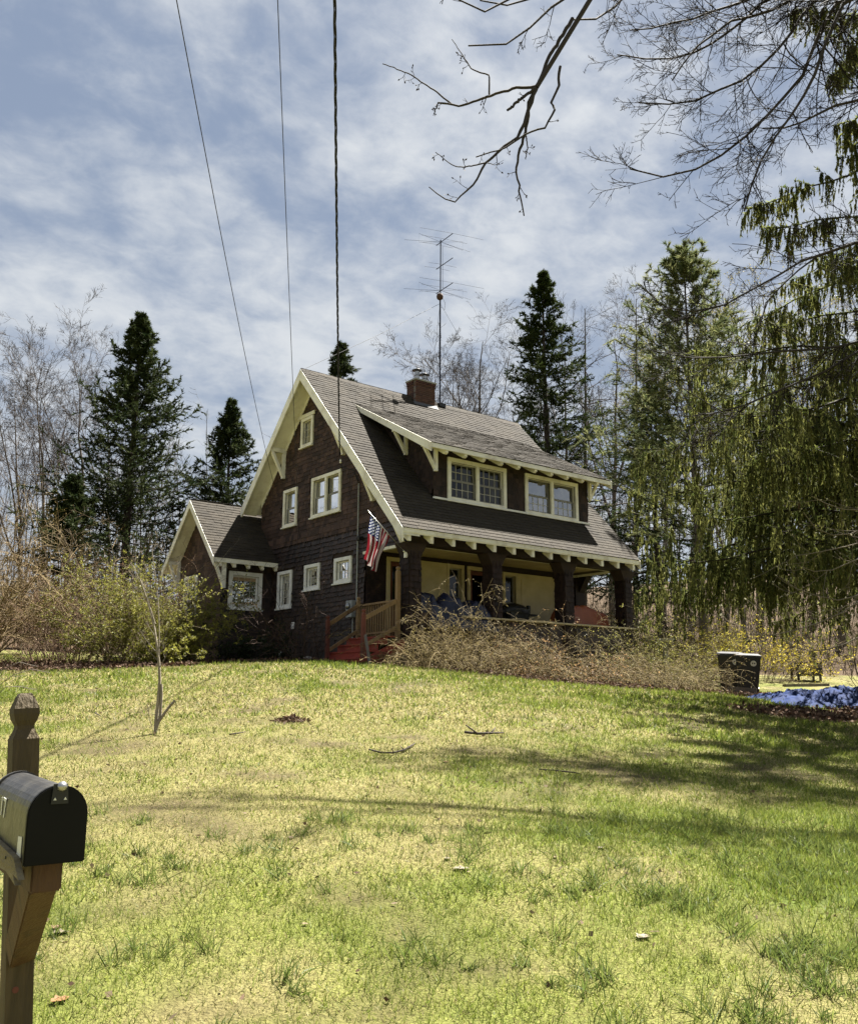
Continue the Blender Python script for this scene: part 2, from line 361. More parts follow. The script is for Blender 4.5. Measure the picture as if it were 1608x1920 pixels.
def h(x, y):
    x = np.asarray(x, float); y = np.asarray(y, float); s = x.shape; x = x.ravel(); y = y.ravel()
    r = (x-CAM[0])*_R[0]+(y-CAM[1])*_R[1]; d = (x-CAM[0])*FH[0]+(y-CAM[1])*FH[1]
    rc = np.clip(r, -55, 55); dc = np.clip(d, -40, 120); xc, yc = wxy(rc, dc); out = np.empty(len(x))
    for a in range(0, len(x), 20000):
        X = np.stack([xc[a:a+20000], yc[a:a+20000]], 1); d2 = ((X[:, None]-_cp[None, :, :2])**2).sum(-1)
        out[a:a+20000] = _phi(d2)@_w[:-3]+_w[-3]+X@_w[-2:]
    out += (fbm(x, y, 1.7, 5, 3)-.5)*.06+(fbm(x, y, .45, 9, 2)-.5)*.02
    return out.reshape(s)
def gp(px, d):
    p = at(px, 1300, d); return np.array([p[0], p[1], float(h(p[0], p[1]))])
def gxy(x, y): return np.array([x, y, float(h(np.array([x]), np.array([y]))[0])])
def rd(x, y): return (x-CAM[0])*_R[0]+(y-CAM[1])*_R[1], (x-CAM[0])*FH[0]+(y-CAM[1])*FH[1]
# beds of fallen leaves (ellipses in right/ahead metres: r, d, half r, half d)
BEDS = [(2.4, 22.1, 3.3, 1.25), (5.6, 23.3, 3.3, 1.3), (-8.3, 22.6, 2.9, 2.0), (-5.6, 23.6, 2.2, 1.3), (8.6, 17.0, 2.9, 1.7), (12., 19.5, 4, 2.6), (8.6, 22.4, 1.9, 1.1), (-3.8, 22.8, 1.6, .8)]
def litter(x, y):
    r, d = rd(x, y); m = np.zeros_like(r)-.6
    for a, b, c, e in BEDS: m = np.maximum(m, 1.35-np.sqrt(((r-a)/c)**2+((d-b)/e)**2))
    m = np.maximum(m, (d-np.where(r > 3, 33.5, np.where(r < -9, 30.0, 26)))/2.0)
    m = m-.22+(fbm(x, y, 1.1, 31, 3)-.5)*.9
    return np.clip(m*2.2, 0, 1)
def green(x, y):
    """how green the grass grows here: 0 straw, 1 lush"""
    r, d = rd(x, y); g = fbm(x, y, 2.2, 21, 4)*.6+fbm(x, y, .5, 41, 4)*.75-.29
    g += .20*np.exp(-(((r-1.6)/1.6)**2+((d-7.0)/1.6)**2))+.34*np.exp(-(((r-3.2)/2.2)**2+((d-5.0)/1.5)**2))+.16*np.exp(-(((r+1)/4)**2+((d-17.5)/2.0)**2))
    g += .16*np.exp(-(((r-4.5)/2.0)**2+((d-13)/2.5)**2))-.16*np.exp(-(((r+3)/2.2)**2+((d-7)/2.5)**2))-.12*np.exp(-(((r+.5)/2.)**2+((d-10.5)/1.5)**2))
    g += .45*np.exp(-(((r+1.95)/.5)**2+((d-15.6)/.6)**2))
    return np.clip((g-.31)*2.3, 0, 1)
STRAW = np.array([.205, .185, .072]); LUSH = np.array([.100, .135, .024]); MIDG = np.array([.160, .172, .042]); SOIL = np.array([.065, .046, .026]); LITT = np.array([.064, .043, .025])
def lawncol(x, y):
    g = green(x, y)[..., None]; c = np.where(g < .5, STRAW+(MIDG-STRAW)*g*2, MIDG+(LUSH-MIDG)*(g*2-1))
    b = np.clip((fbm(x, y, .6, 77, 4)-.55)*5, 0, 1)[..., None]*.75
    return c*(1-b)+SOIL*b
def build_ground():
    def axis(lim, fine, lo, hi):
        a = list(np.arange(lo, hi, fine)); s = fine; x = hi
        while x < lim[1]: a.append(x); s *= 1.25; x += s
        s = fine; x = lo-fine
        while x > lim[0]: a.insert(0, x); s *= 1.25; x -= s
        return np.array([lim[0]]+a+[lim[1]])
    rr = axis((-900, 900), .22, -14, 15); dd = axis((-250, 1500), .22, 1.5, 30); Rg, Dg = np.meshgrid(rr, dd)
    x, y = wxy(Rg, Dg); z = h(x, y); n, m = x.shape
    v = np.stack([x, y, z], -1).reshape(-1, 3); i = np.arange(n*m).reshape(n, m)
    q = np.stack([i[:-1, :-1], i[:-1, 1:], i[1:, 1:], i[1:, :-1]], -1)
    li = litter(x, y)[..., None]; c = (lawncol(x, y)*.74*(1-li)+LITT*(.75+.5*fbm(x, y, .3, 3, 3)[..., None])*li).reshape(-1, 3)
    m_, nt, N, L, out = nodes('ground'); b = N.new('ShaderNodeBsdfPrincipled'); b.inputs['Roughness'].default_value = .9; b.inputs['Specular IOR Level'].default_value = .1; L.new(b.outputs[0], out.inputs[0])
    a = N.new('ShaderNodeAttribute'); a.attribute_name = 'col'; tc = N.new('ShaderNodeTexCoord')
    n1 = N.new('ShaderNodeTexNoise'); n1.inputs['Scale'].default_value = 30; n1.inputs['Detail'].default_value = 10; n1.inputs['Roughness'].default_value = .78; L.new(tc.outputs['Object'], n1.inputs[0])
    mr = N.new('ShaderNodeMapRange'); mr.inputs[1].default_value = .3; mr.inputs[2].default_value = .7; mr.inputs['To Min'].default_value = .45; mr.inputs['To Max'].default_value = 1.5; L.new(n1.outputs['Fac'], mr.inputs[0])
    vm = N.new('ShaderNodeVectorMath'); vm.operation = 'SCALE'; L.new(a.outputs['Color'], vm.inputs[0]); L.new(mr.outputs[0], vm.inputs['Scale']); L.new(vm.outputs[0], b.inputs['Base Color'])
    n2 = N.new('ShaderNodeTexNoise'); n2.inputs['Scale'].default_value = 60; n2.inputs['Detail'].default_value = 6; L.new(tc.outputs['Object'], n2.inputs[0])
    bp = N.new('ShaderNodeBump'); bp.inputs['Strength'].default_value = .8; bp.inputs['Distance'].default_value = .04; L.new(n2.outputs['Fac'], bp.inputs['Height']); L.new(bp.outputs[0], b.inputs['Normal'])
    o = NB().add(v, q=q, c=c).build('ground', MATS['ground'], smooth=True); tag(o, 'sloping spring lawn of straw and green running up to the house', 'lawn', kind='structure')
build_ground()

# ---------------------------------------------------------------- the house
EZ, RZ, RY, LEN = 3.40, 9.00, 5.256, 9.02            # eave height, ridge height, ridge distance from the eave, length
KS = (RZ-EZ)/RY; YB = 8.79; ZB = RZ-(YB-RY)*KS
GX, GX2 = .55, 8.62                                    # the two gable walls
FY = 2.40                                              # front wall behind the porch
house = thing('house', 'dark brown shingled house with cream trim and a deep front porch', 'house', (4.5, 4.0, 0))
def rz(y): return EZ+KS*y if y <= RY else RZ-KS*(y-RY)
UND = .27                                              # roof underside below its top, measured vertically
def inpoly(p, poly):
    x, y = p; c = False; j = len(poly)-1
    for i in range(len(poly)):
        if (poly[i][1] > y) != (poly[j][1] > y) and x < (poly[j][0]-poly[i][0])*(y-poly[i][1])/(poly[j][1]-poly[i][1])+poly[i][0]: c = not c
        j = i
    return c
def wall(name, poly, holes, to3, nrm_, mat, parent, thick=.14, matin='interior'):
    """flat wall with real openings: outer sheet, inner sheet and reveals"""
    vs, es = [], []
    for ring in [poly]+[[(a,c),(b,c),(b,d),(a,d)] for a,b,c,d in holes]:
        n = len(vs); vs += [Vector(p) for p in ring]; es += [(n+i, n+(i+1) % len(ring)) for i in range(len(ring))]
    r = delaunay_2d_cdt(vs, es, [], 0, 1e-4); mb = MB(); P = r[0]; nv = Vector(nrm_)
    for f in r[2]:
        cx = sum(P[i].x for i in f)/len(f); cy = sum(P[i].y for i in f)/len(f)
        if not inpoly((cx, cy), poly) or any(a < cx < b and c < cy < d for a,b,c,d in holes): continue
        q = [Vector(to3(P[i].x, P[i].y)) for i in f]
        if (q[1]-q[0]).cross(q[2]-q[0]).dot(nv) < 0: q.reverse()
        mb.add(q, [tuple(range(len(q)))], 0); mb.add([p-nv*thick for p in reversed(q)], [tuple(range(len(q)))], 1)
    for ring in [poly]+[[(a,c),(b,c),(b,d),(a,d)] for a,b,c,d in holes]:
        for i in range(len(ring)):
            a = Vector(to3(*ring[i])); b = Vector(to3(*ring[(i+1) % len(ring)])); mb.add([a, b, b-nv*thick, a-nv*thick], [(0,1,2,3)], 0)
    return mb.build(name, [MATS[mat], MATS[matin]], parent)
# ---- shingles: a thin wedge, thick at the butt
def wedge(w, l, t, tip=.004):
    return MB().add([(-w/2,0,0),(w/2,0,0),(w/2,0,t),(-w/2,0,t),(-w/2,l,0),(w/2,l,0),(w/2,l,tip),(-w/2,l,tip)],
                    [(0,1,2,3),(3,2,6,7),(0,3,7,4),(1,5,6,2),(4,7,6,5)])
def cover(parent, poly, to3, U, Vv, Nn, exposure, widths, thick, mat, holes=(), jitter=.006, n_ind=0, pick=None, name='shingle', courses='shingle_courses', overlap=1.35, tilt=.0, seed=1, mrg=.02):
    """courses of shingles over a polygon in (u, v); v runs up the surface. The n_ind best by pick() are objects of their own."""
    rs = random.Random(seed); u0 = min(p[0] for p in poly); u1 = max(p[0] for p in poly); v0 = min(p[1] for p in poly); v1 = max(p[1] for p in poly)
    U, Vv, Nn = Vector(U), Vector(Vv), Vector(Nn); L = []; row = 0; v = v0
    while v < v1:
        u = u0-rs.uniform(0, widths[1])
        while u < u1:
            w = rs.uniform(*widths); cu = u+w/2; a, b = cu-w/2, cu+w/2; u += w
            test = [(cu, v+exposure*.5)]
            a2, b2 = max(a, u0), min(b, u1)
            if b2-a2 < .03: continue
            ok = inpoly(((a2+b2)/2, v+exposure*.6), poly) and inpoly((a2+.01, v+exposure*.5), poly) and inpoly((b2-.01, v+exposure*.5), poly)
            if not ok:                                   # a cut shingle at a sloping edge
                if inpoly(((a2+b2)/2, v+exposure*.3), poly):
                    m_ = (a2+b2)/2; a2, b2 = m_-(b2-a2)*.25, m_+(b2-a2)*.25; 
                else: continue
            if any(b2 > ha-mrg and a2 < hb+mrg and v+exposure*.9 > hc-mrg and v < hd+mrg for ha,hb,hc,hd in holes): continue
            L.append(((a2+b2)/2, v+rs.uniform(-jitter, jitter), b2-a2-rs.uniform(.003, .009), thick*rs.uniform(.75, 1.3), rs.random(), rs.uniform(-tilt, tilt)))
        v += exposure; row += 1
    order = sorted(range(len(L)), key=lambda i: pick(L[i]) if pick else 0)
    ind = set(order[:n_ind]); mb = MB(); protos = {}
    base = Matrix((( U.x, Vv.x, Nn.x, 0), (U.y, Vv.y, Nn.y, 0), (U.z, Vv.z, Nn.z, 0), (0,0,0,1)))
    for i, (cu, v, w, t, tone, tl) in enumerate(L):
        P = Vector(to3(cu, v)); M4 = Matrix.Translation(P) @ base @ Matrix.Rotation(tl, 4, 'Z')
        if i in ind:
            k = round(w/.02)*.02
            if k not in protos: protos[k] = wedge(k, exposure*overlap, thick).mesh(name, MATS[mat])
            o = bpy.data.objects.new(name, protos[k]); col.objects.link(o); o.parent = parent; o.matrix_world = M4
            o.matrix_basis = M4
        else:
            wd = wedge(w, exposure*overlap, t); mb.add([M4 @ Vector(p) for p in wd.v], wd.f, 0, tone)
    if mb.v: tag(mb.build(courses, MATS[mat], parent), kind='stuff')
    return len(L)
# ---- windows
def sash_window(parent, to3, u0, u1, v0, v1, nx, ny, case=.11, mat='cream', div=True, n=1, glass='glass', sash=.045, proud=.05, gridtop=True, gridbot=True, sill=True, lab=None, curtain=0):
    """casing (the part) with sill, sash, panes and glazing bars; to3(u, v, out) maps to the wall"""
    mb = MB()
    def bx(m, a, b, c, d, o0, o1, mi=0):
        P = [to3(*p) for p in ((a,c,o0),(b,c,o0),(b,c,o1),(a,c,o1),(a,d,o0),(b,d,o0),(b,d,o1),(a,d,o1))]
        m.add(P, [(0,3,2,1),(4,5,6,7),(0,1,5,4),(1,2,6,5),(2,3,7,6),(3,0,4,7)], mi)
    bx(mb, u0, u1, v1-case, v1, -.02, proud); bx(mb, u0, u1, v0, v0+case*.8, -.02, proud)
    bx(mb, u0, u0+case, v0+case*.8, v1-case, -.02, proud-.002); bx(mb, u1-case, u1, v0+case*.8, v1-case, -.02, proud-.002)
    a, b, c, d = u0+case, u1-case, v0+case*.8, v1-case; mull = case*.95; W = (b-a-mull*(n-1))/n
    for k in range(1, n): bx(mb, a+k*W+(k-1)*mull, a+k*(W+mull), c, d, -.02, proud-.004)
    for e0, e1 in ((a-.001, a+.012), (b-.012, b+.001)): bx(mb, e0, e1, c, d, -.12, -.021)
    bx(mb, a, b, d-.012, d+.001, -.12, -.021)
    win = mb.build('window', MATS[mat], parent, bevel=.004, label=lab)
    if sill: s = MB(); bx(s, u0-.03, u1+.03, v0-.045, v0-.002, -.02, proud+.04); s.build('sill', MATS[mat], win)
    for k in range(n):
        A = a+k*(W+mull)+.012; B = A+W-.024; halves = [((c, (c+d)/2+.01), -.055, gridbot), (((c+d)/2-.01, d), -.085, gridtop)] if div else [((c, d), -.06, True)]
        for (C, D), o, grid in halves:
            fr = MB()
            for q in ((A, B, C, C+sash), (A, B, D-sash, D), (A, A+sash, C+sash, D-sash), (B-sash, B, C+sash, D-sash)): bx(fr, *q, o-.015, o+.015)
            fr.build('sash', MATS['white_paint' if mat == 'white_paint' else 'sash_grey'], win)
            ca, cb, cc, cdd = A+sash, B-sash, C+sash, D-sash; mx, my = (nx, ny) if grid else (1, 1); bar = .016
            pw, ph = (cb-ca-bar*(mx-1))/mx, (cdd-cc-bar*(my-1))/my
            br = MB()
            for i in range(1, mx): bx(br, ca+i*pw+(i-1)*bar, ca+i*(pw+bar), cc, cdd, o-.011, o+.011)
            for j in range(1, my): bx(br, ca, cb, cc+j*ph+(j-1)*bar, cc+j*(ph+bar), o-.009, o+.009)
            if br.v: br.build('glazing_bars', MATS['bar_paint'], win)
            for i in range(mx):
                for j in range(my):
                    p = MB(); x, y = ca+i*(pw+bar), cc+j*(ph+bar); t = rng.normal()*.0012
                    p.add([to3(x, y, o-t), to3(x+pw, y, o+t), to3(x+pw, y+ph, o+t), to3(x, y+ph, o-t)], [(0,1,2,3)])
                    p.build('pane', MATS[glass], win)
        if curtain:
            cu = MB(); n_ = 16
            for (x0, x1) in ((A, A+(B-A)*.30), (B-(B-A)*.34, B)):
                vv = [to3(x0+(x1-x0)*i/n_, y, -.24+.02*math.sin(i*1.9)) for i in range(n_+1) for y in (c-.05, d)]
                cu.add(vv, [(2*i, 2*i+2, 2*i+3, 2*i+1) for i in range(n_)])
            cu.build('curtain', MATS['curtain'], win, smooth=True)
    return win
pmat('sash_grey', (.24, .23, .20), (.17, .165, .14), .6, 6); pmat('bar_paint', (.50, .48, .40), (.38, .36, .29), .6, 6)

# ---- gable wall towards the road (plane x = GX, facing -x); u = y, v = z
gx3 = lambda u, v, o=0.0: (GX-o, u, v)
GPOLY = [(FY,-1.2),(8.45,-1.2),(8.45, rz(8.45)-UND),(RY, RZ-UND),(.40, rz(.40)-UND),(.40,3.10),(FY,3.10)]
WINS = dict(pair=(3.714,5.319,4.451,5.664), small=(3.073,3.955,2.367,3.078), mid=None, tall=(6.332,7.192,1.883,3.019), attic=(5.344,6.05,6.758,7.68), single=(6.173,7.006,4.396,5.577))
_m = lambda q: hitx(q)
def hitx(px, py, x):
    v = ray(px, py); t = (x-CAM[0])/v[0]; return CAM+v*t
a = hitx(571, 1108, GX); b = hitx(601, 1055, GX); WINS['mid'] = (b[1], a[1], a[2], b[2])
cs = .10
HOLES = [(q[0]+cs, q[1]-cs, q[2]+cs*.8, q[3]-cs) for q in WINS.values()]
gw = wall('gable_wall', GPOLY, HOLES, lambda u, v: (GX, u, v), (-1,0,0), 'sheathing', house)
BELT = 3.84
wh = list(WINS.values())
low = [(FY+.0,-1.1),(8.42,-1.1),(8.42,BELT),(.45,BELT),(.45,3.10),(FY,3.10)]
up = [(.42, BELT),(8.45, BELT),(8.45, rz(8.45)-UND),(RY, RZ-UND),(.42, rz(.42)-UND+.2)]
up = [p for p in up]
def pick_low(s): return (s[0]-2.4)**2*.25+(s[1]-2.6)**2
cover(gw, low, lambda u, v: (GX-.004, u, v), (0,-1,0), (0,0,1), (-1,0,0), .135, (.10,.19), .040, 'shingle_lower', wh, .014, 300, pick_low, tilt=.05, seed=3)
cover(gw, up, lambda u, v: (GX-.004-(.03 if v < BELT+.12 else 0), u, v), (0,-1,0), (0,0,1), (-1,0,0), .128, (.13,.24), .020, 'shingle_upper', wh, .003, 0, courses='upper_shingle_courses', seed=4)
sash_window(house, gx3, *WINS['pair'], 1, 1, case=.10, n=2, glass='glass_bright')
sash_window(house, gx3, *WINS['single'], 1, 1, case=.10, glass='glass_bright')
sash_window(house, gx3, *WINS['attic'], 3, 3, case=.10, div=False)
sash_window(house, gx3, *WINS['small'], 4, 2, case=.10, div=False, mat='white_paint')
sash_window(house, gx3, *WINS['mid'], 4, 2, case=.10, div=False, mat='white_paint')
sash_window(house, gx3, *WINS['tall'], 4, 4, case=.10, div=False, mat='white_paint')
MB().box(GX-.06, GX-.024, 5.25, 6.78, 7.69, 7.80).build('attic_trim_board', MATS['cream'], house)
# other walls that close the house
wall('rear_gable_wall', [(FY,-1.2),(8.45,-1.2),(8.45, rz(8.45)-UND),(RY, RZ-UND),(.45, rz(.45)-UND),(.45,3.10),(FY,3.10)], [], lambda u, v: (GX2, u, v), (1,0,0), 'shingle_dark', house)
wall('back_wall', [(GX+.15,-1.2),(GX2-.15,-1.2),(GX2-.15,rz(8.45)-UND),(GX+.15,rz(8.45)-UND)], [], lambda u, v: (u, 8.45, v), (0,1,0), 'shingle_dark', house)
MB().box(GX+.15, GX2-.15, FY+.15, 8.3, .55, .70).box(GX+.15, GX2-.15, 1.25, 8.3, 3.28, 3.40).build('floors', MATS['interior'], house)

# ---- roof: decks, shingles, trim
def slope3(y0, z0, k, side=1):
    """maps (u along x, s up the slope) to the surface; returns map, V, N and cos"""
    n = math.hypot(1, k); vv = (0, side/n, k/n); nn = (0, -side*k/n, 1/n)
    return (lambda u, s: (u, y0+vv[1]*s, z0+vv[2]*s)), vv, nn, n
DK = .012
def deck(mb, x0, x1, ya, za, yb, zb, t=.16):
    mb.add([(x0,ya,za-DK),(x1,ya,za-DK),(x1,yb,zb-DK),(x0,yb,zb-DK),(x0,ya,za-t),(x1,ya,za-t),(x1,yb,zb-t),(x0,yb,zb-t)], [(0,1,2,3)], 0)
    mb.add([(x0,ya,za-DK),(x1,ya,za-DK),(x1,yb,zb-DK),(x0,yb,zb-DK),(x0,ya,za-t),(x1,ya,za-t),(x1,yb,zb-t),(x0,yb,zb-t)], [(7,6,5,4),(4,5,1,0),(5,6,2,1),(6,7,3,2),(7,4,0,3)], 1)
md = MB(); deck(md, .0, LEN, 0, EZ, RY-.002, RZ); deck(md, .0, LEN, YB, ZB, RY+.002, RZ)
roof = md.build('roof', [MATS['roof_shingle'], MATS['cream']], house)
m3, vv, nn, nl = slope3(0, EZ, KS)
SL = RY*nl
DX0, DX1, DY0, DZ0, DY1 = 1.29, 8.42, .52, 5.91, 4.217; DZ1 = EZ+KS*DY1; KD = (DZ1-DZ0)/(DY1-DY0)
DWX0, DWX1, DWY = 1.79, 7.95, 1.07
hid = [(DWX0+.25, DWX1-.25, (DWY+.25)*nl, (DY1-.12)*nl)]
cover(roof, [(-.02,-.03),(LEN+.02,-.03),(LEN+.02,SL-.03),(-.02,SL-.03)], m3, (1,0,0), vv, nn, .135, (.26,.34), .019, 'roof_shingle', hid, .002, 300, lambda s: (s[1]-.1)*1.6+abs(s[0]-2.4)*.35+(20 if s[1] < .0 else 0), courses='roof_courses', seed=7, mrg=0)
m3b, vb, nb_, nlb = slope3(YB, ZB, KS, -1)
cover(roof, [(-.02,-.03),(LEN+.02,-.03),(LEN+.02,(YB-RY)*nl-.03),(-.02,(YB-RY)*nl-.03)], m3b, (-1,0,0), vb, nb_, .27, (.5,.7), .016, 'roof_shingle', [], .002, courses='back_courses', seed=8)
mb = MB()
for i in range(32):
    x = -.02+i*.283; mb.add([(x,RY-.15,RZ-.15*KS+.022),(x+.30,RY-.15,RZ-.15*KS+.030),(x+.30,RY,RZ+.036),(x,RY,RZ+.026),(x+.30,RY+.15,RZ-.15*KS+.030),(x,RY+.15,RZ-.15*KS+.022)], [(0,1,2,3),(3,2,4,5)], 0, random.random())
mb.build('ridge_cap', MATS['roof_shingle'], roof)
# rake boards
def rake(name, x0, x1, ya, za, yb, zb, dep, mat='cream', top=.0):
    return MB().prism([(x0,ya,za+top),(x0,yb,zb+top),(x0,yb,zb-dep),(x0,ya,za-dep)], (x1-x0,0,0)).build(name, MATS[mat], house, bevel=.006)
rake('rake_board', -.045, -.004, -.03, EZ-.03*KS, RY, RZ, .36, top=-.004)
rake('rake_board', -.042, -.001, YB+.03, ZB-.03*KS, RY, RZ, .36, top=-.006)
rake('rake_board', LEN+.004, LEN+.045, -.03, EZ-.03*KS, RY, RZ, .30, top=-.004)
rake('rake_board', LEN+.001, LEN+.042, YB+.03, ZB-.03*KS, RY, RZ, .30, top=-.006)
# soffits of the overhanging gable
for ya, yb in ((.0, RY), (YB, RY)):
    MB().prism([(0,ya,rz(ya)-.172),(0,yb,rz(yb)-.172),(0,yb,rz(yb)-.20),(0,ya,rz(ya)-.20)], (GX-.03,0,0)).build('soffit', MATS['cream'], house)
# front eave strip and rafter tails
MB().box(.0, LEN, -.012, .03, EZ-.135, EZ-.025).build('eave_board', MATS['cream'], house, bevel=.004)
for i in range(13):
    x = .22+i*(LEN-.44)/12
    MB().prism([(x-.05,.032,EZ-.13),(x-.05,.032,EZ-.33),(x-.05,.06,EZ-.335),(x-.05,.36,EZ-.12),(x-.05,.30,EZ+.09)], (.10,0,0)).build('rafter_tail', MATS['cream'], house)
for ya, yb in ((.42, RY), (8.45, RY)):
    MB().prism([(GX-.034,ya,rz(ya)-.19),(GX-.034,yb,rz(yb)-.19),(GX-.034,yb,rz(yb)-.345),(GX-.034,ya,rz(ya)-.345)], (.032,0,0)).build('frieze_board', MATS['cream'], house)
# triangular knee braces under the gable overhang
def brace(name, y, ztop, drop, x0=-.0, x1=None, w=.11, mat='cream'):
    x1 = GX if x1 is None else x1; m = MB()
    m.box(x0-.04, x1, y-w/2, y+w/2, ztop-.13, ztop); m.box(x1-.12, x1-.005, y-w/2+.004, y+w/2-.004, ztop-drop, ztop-.131)
    m.beam((x1-.07, y, ztop-drop+.05), (x0+.06, y, ztop-.12), w*.8, .10, up=(0,1,0))
    return m.build(name, MATS[mat], house, bevel=.005)
for y, dp in ((7.02, .95), (3.55, .95), (2.05, .95), (.52, .9)): brace('gable_bracket', y, rz(y)-.36+.16, dp)
# ---- dormer
sd = math.hypot(1, KD)
md = MB(); deck(md, DX0, DX1, DY0, DZ0, DY1+.25, DZ0+(DY1+.25-DY0)*KD, .13)
dr = md.build('dormer_roof', [MATS['roof_shingle'], MATS['cream']], house)
d3, dv, dn, dl = slope3(DY0, DZ0, KD)
cover(dr, [(DX0-.02,-.03),(DX1+.02,-.03),(DX1+.02,(DY1-DY0)*dl+.02),(DX0-.02,(DY1-DY0)*dl+.02)], d3, (1,0,0), dv, dn, .135, (.26,.34), .019, 'roof_shingle', [], .002, courses='dormer_courses', seed=9)
MB().prism([(DX0-.05,DY0-.03,DZ0-.02),(DX0-.05,DY1,DZ1-.01),(DX0-.05,DY1,DZ1-.17),(DX0-.05,DY0-.03,DZ0-.27)], (.046,0,0)).build('dormer_rake_board', MATS['cream'], house, bevel=.005)
MB().prism([(DX1+.004,DY0-.03,DZ0-.02),(DX1+.004,DY1,DZ1-.01),(DX1+.004,DY1,DZ1-.17),(DX1+.004,DY0-.03,DZ0-.27)], (.046,0,0)).build('dormer_rake_board', MATS['cream'], house, bevel=.005)
MB().box(DX0-.003, DX1+.003, DY0-.016, DY0+.02, DZ0-.15, DZ0-.022).build('dormer_eave_board', MATS['cream'], house, bevel=.004)
for i in range(10):
    x = DX0+.55+i*(DX1-DX0-1.1)/9
    MB().prism([(x-.05,DY0+.022,DZ0-.13),(x-.05,DY0+.022,DZ0-.20),(x-.05,DY0+.10,DZ0-.24),(x-.05,DWY,DZ0+.02),(x-.05,DWY,DZ0+.18)], (.10,0,0)).build('dormer_rafter_tail', MATS['cream'], house)
dtop = lambda y: DZ0+(y-DY0)*KD-.14
D1 = (2.279, 4.473, 4.535+.02, 5.764); D2 = (5.233, 7.494, 4.535+.02, 5.764)
cs = .115; dh = [(q[0]+cs, q[1]-cs, q[2]+cs*.8, q[3]-cs) for q in (D1, D2)]
dz0 = EZ+KS*DWY-.02
dw = wall('dormer_wall', [(DWX0,dz0),(DWX1,dz0),(DWX1,dtop(DWY)),(DWX0,dtop(DWY))], dh, lambda u, v: (u, DWY, v), (0,-1,0), 'sheathing', house)
cover(dw, [(DWX0,dz0),(DWX1,dz0),(DWX1,dtop(DWY)),(DWX0,dtop(DWY))], lambda u, v: (u, DWY-.004, v), (1,0,0), (0,0,1), (0,-1,0), .128, (.12,.22), .013, 'shingle_upper', [D1, D2], .003, courses='dormer_shingle_courses', seed=12)
for xw, nx_ in ((DWX0, -1), (DWX1, 1)):
    yt = (dtop(0)-EZ)/(KS-KD) if True else 0
    pol = [(DWY, EZ+KS*DWY),(DWY, dtop(DWY)),(3.9, dtop(3.9))]
    cw = wall('dormer_cheek', pol, [], lambda u, v, xw=xw: (xw, u, v), (nx_,0,0), 'sheathing', house, thick=.1)
    cover(cw, [(DWY-.02, EZ+KS*DWY),(DWY-.02, dtop(DWY)),(3.85, dtop(3.85))], lambda u, v, xw=xw, s=nx_: (xw+s*.004, u, v), (0,-nx_*-1.0*-1,0) if False else (0, (-1 if nx_ < 0 else 1), 0), (0,0,1), (nx_,0,0), .128, (.12,.22), .013, 'shingle_upper', [], .003, courses='cheek_shingle_courses', seed=13)
dy3 = lambda u, v, o=0.0: (u, DWY-o, v)
sash_window(house, dy3, *D1, 4, 2, case=cs, n=2, curtain=1, glass='glass')
sash_window(house, dy3, *D2, 4, 2, case=cs, n=2, curtain=1, glass='glass_bright', gridtop=False)
MB().box(DWX0-.02, DWX1+.02, DWY-.07, DWY-.014, dz0+.0, dz0+.055).build('dormer_base_trim', MATS['white_paint'], house)
def dbrace(x_in, x_out, y, zt, drop):
    s = 1 if x_in > x_out else -1; m = MB(); a, b = sorted((x_out, x_in)); m.box(a, b, y-.05, y+.05, zt-.11, zt)
    a, b = sorted((x_in-s*.10, x_in-s*.004)); m.box(a, b, y-.046, y+.046, zt-drop, zt-.111); m.beam((x_in-s*.06, y, zt-drop+.05), (x_out+s*.08, y, zt-.10), .08, .09, up=(0,1,0)); m.build('dormer_bracket', MATS['cream'], house, bevel=.004)
for y in (2.25, .90): dbrace(DWX0, DX0-.02, y, DZ0+(y-DY0)*KD-.15, .72)
dbrace(DWX1, DX1+.02, 1.0, DZ0+(1.0-DY0)*KD-.15, .72)
# ---- small wing on the left
WX, WY, WZ, WA, WE = -1.605, 9.161, 5.364, 1.943, 3.321; KW = (WZ-WE)/WA
WGX = WX+.45; WFY = WY-WA+.38; WBY = WY+WA-.38; WEND = GX+1.6
mw = MB(); deck(mw, WX, WEND, WY-WA, WE, WY-.002, WZ, .14); deck(mw, WX, WEND, WY+WA, WE, WY+.002, WZ, .14)
wr = mw.build('wing_roof', [MATS['roof_shingle'], MATS['cream']], house)
for sgn, y0 in ((1, WY-WA), (-1, WY+WA)):
    a3, av, an, al = slope3(y0, WE, KW, sgn)
    cover(wr, [(WX-.02,-.02),(WEND,-.02),(WEND,WA*al-.02),(WX-.02,WA*al-.02)], a3, (sgn,0,0), av, an, .135, (.26,.34), .019, 'roof_shingle', [], .002, courses='wing_courses', seed=15)
    MB().prism([(WX-.04,y0-sgn*.03,WE-.03),(WX-.04,WY,WZ),(WX-.04,WY,WZ-.25),(WX-.04,y0-sgn*.03,WE-.28)], (.036,0,0)).build('wing_rake_board', MATS['cream'], house, bevel=.005)
wz = lambda y: WZ-abs(y-WY)*KW-.15
wg = [(WFY,-1.0),(WBY,-1.0),(WBY,wz(WBY)),(WY,wz(WY)),(WFY,wz(WFY))]
WG = (9.30, 10.28, 1.75, 3.02)
w1 = wall('wing_gable_wall', wg, [(WG[0]+.1, WG[1]-.1, WG[2]+.08, WG[3]-.1)], lambda u, v: (WGX, u, v), (-1,0,0), 'sheathing', house)
cover(w1, wg, lambda u, v: (WGX-.004, u, v), (0,-1,0), (0,0,1), (-1,0,0), .128, (.12,.22), .013, 'shingle_upper', [WG], .003, courses='wing_shingle_courses', seed=16)
sash_window(house, lambda u, v, o=0.0: (WGX-o, u, v), *WG, 3, 3, case=.10, div=False, mat='white_paint')
WW = (-.93, .19, 1.86, 2.99)
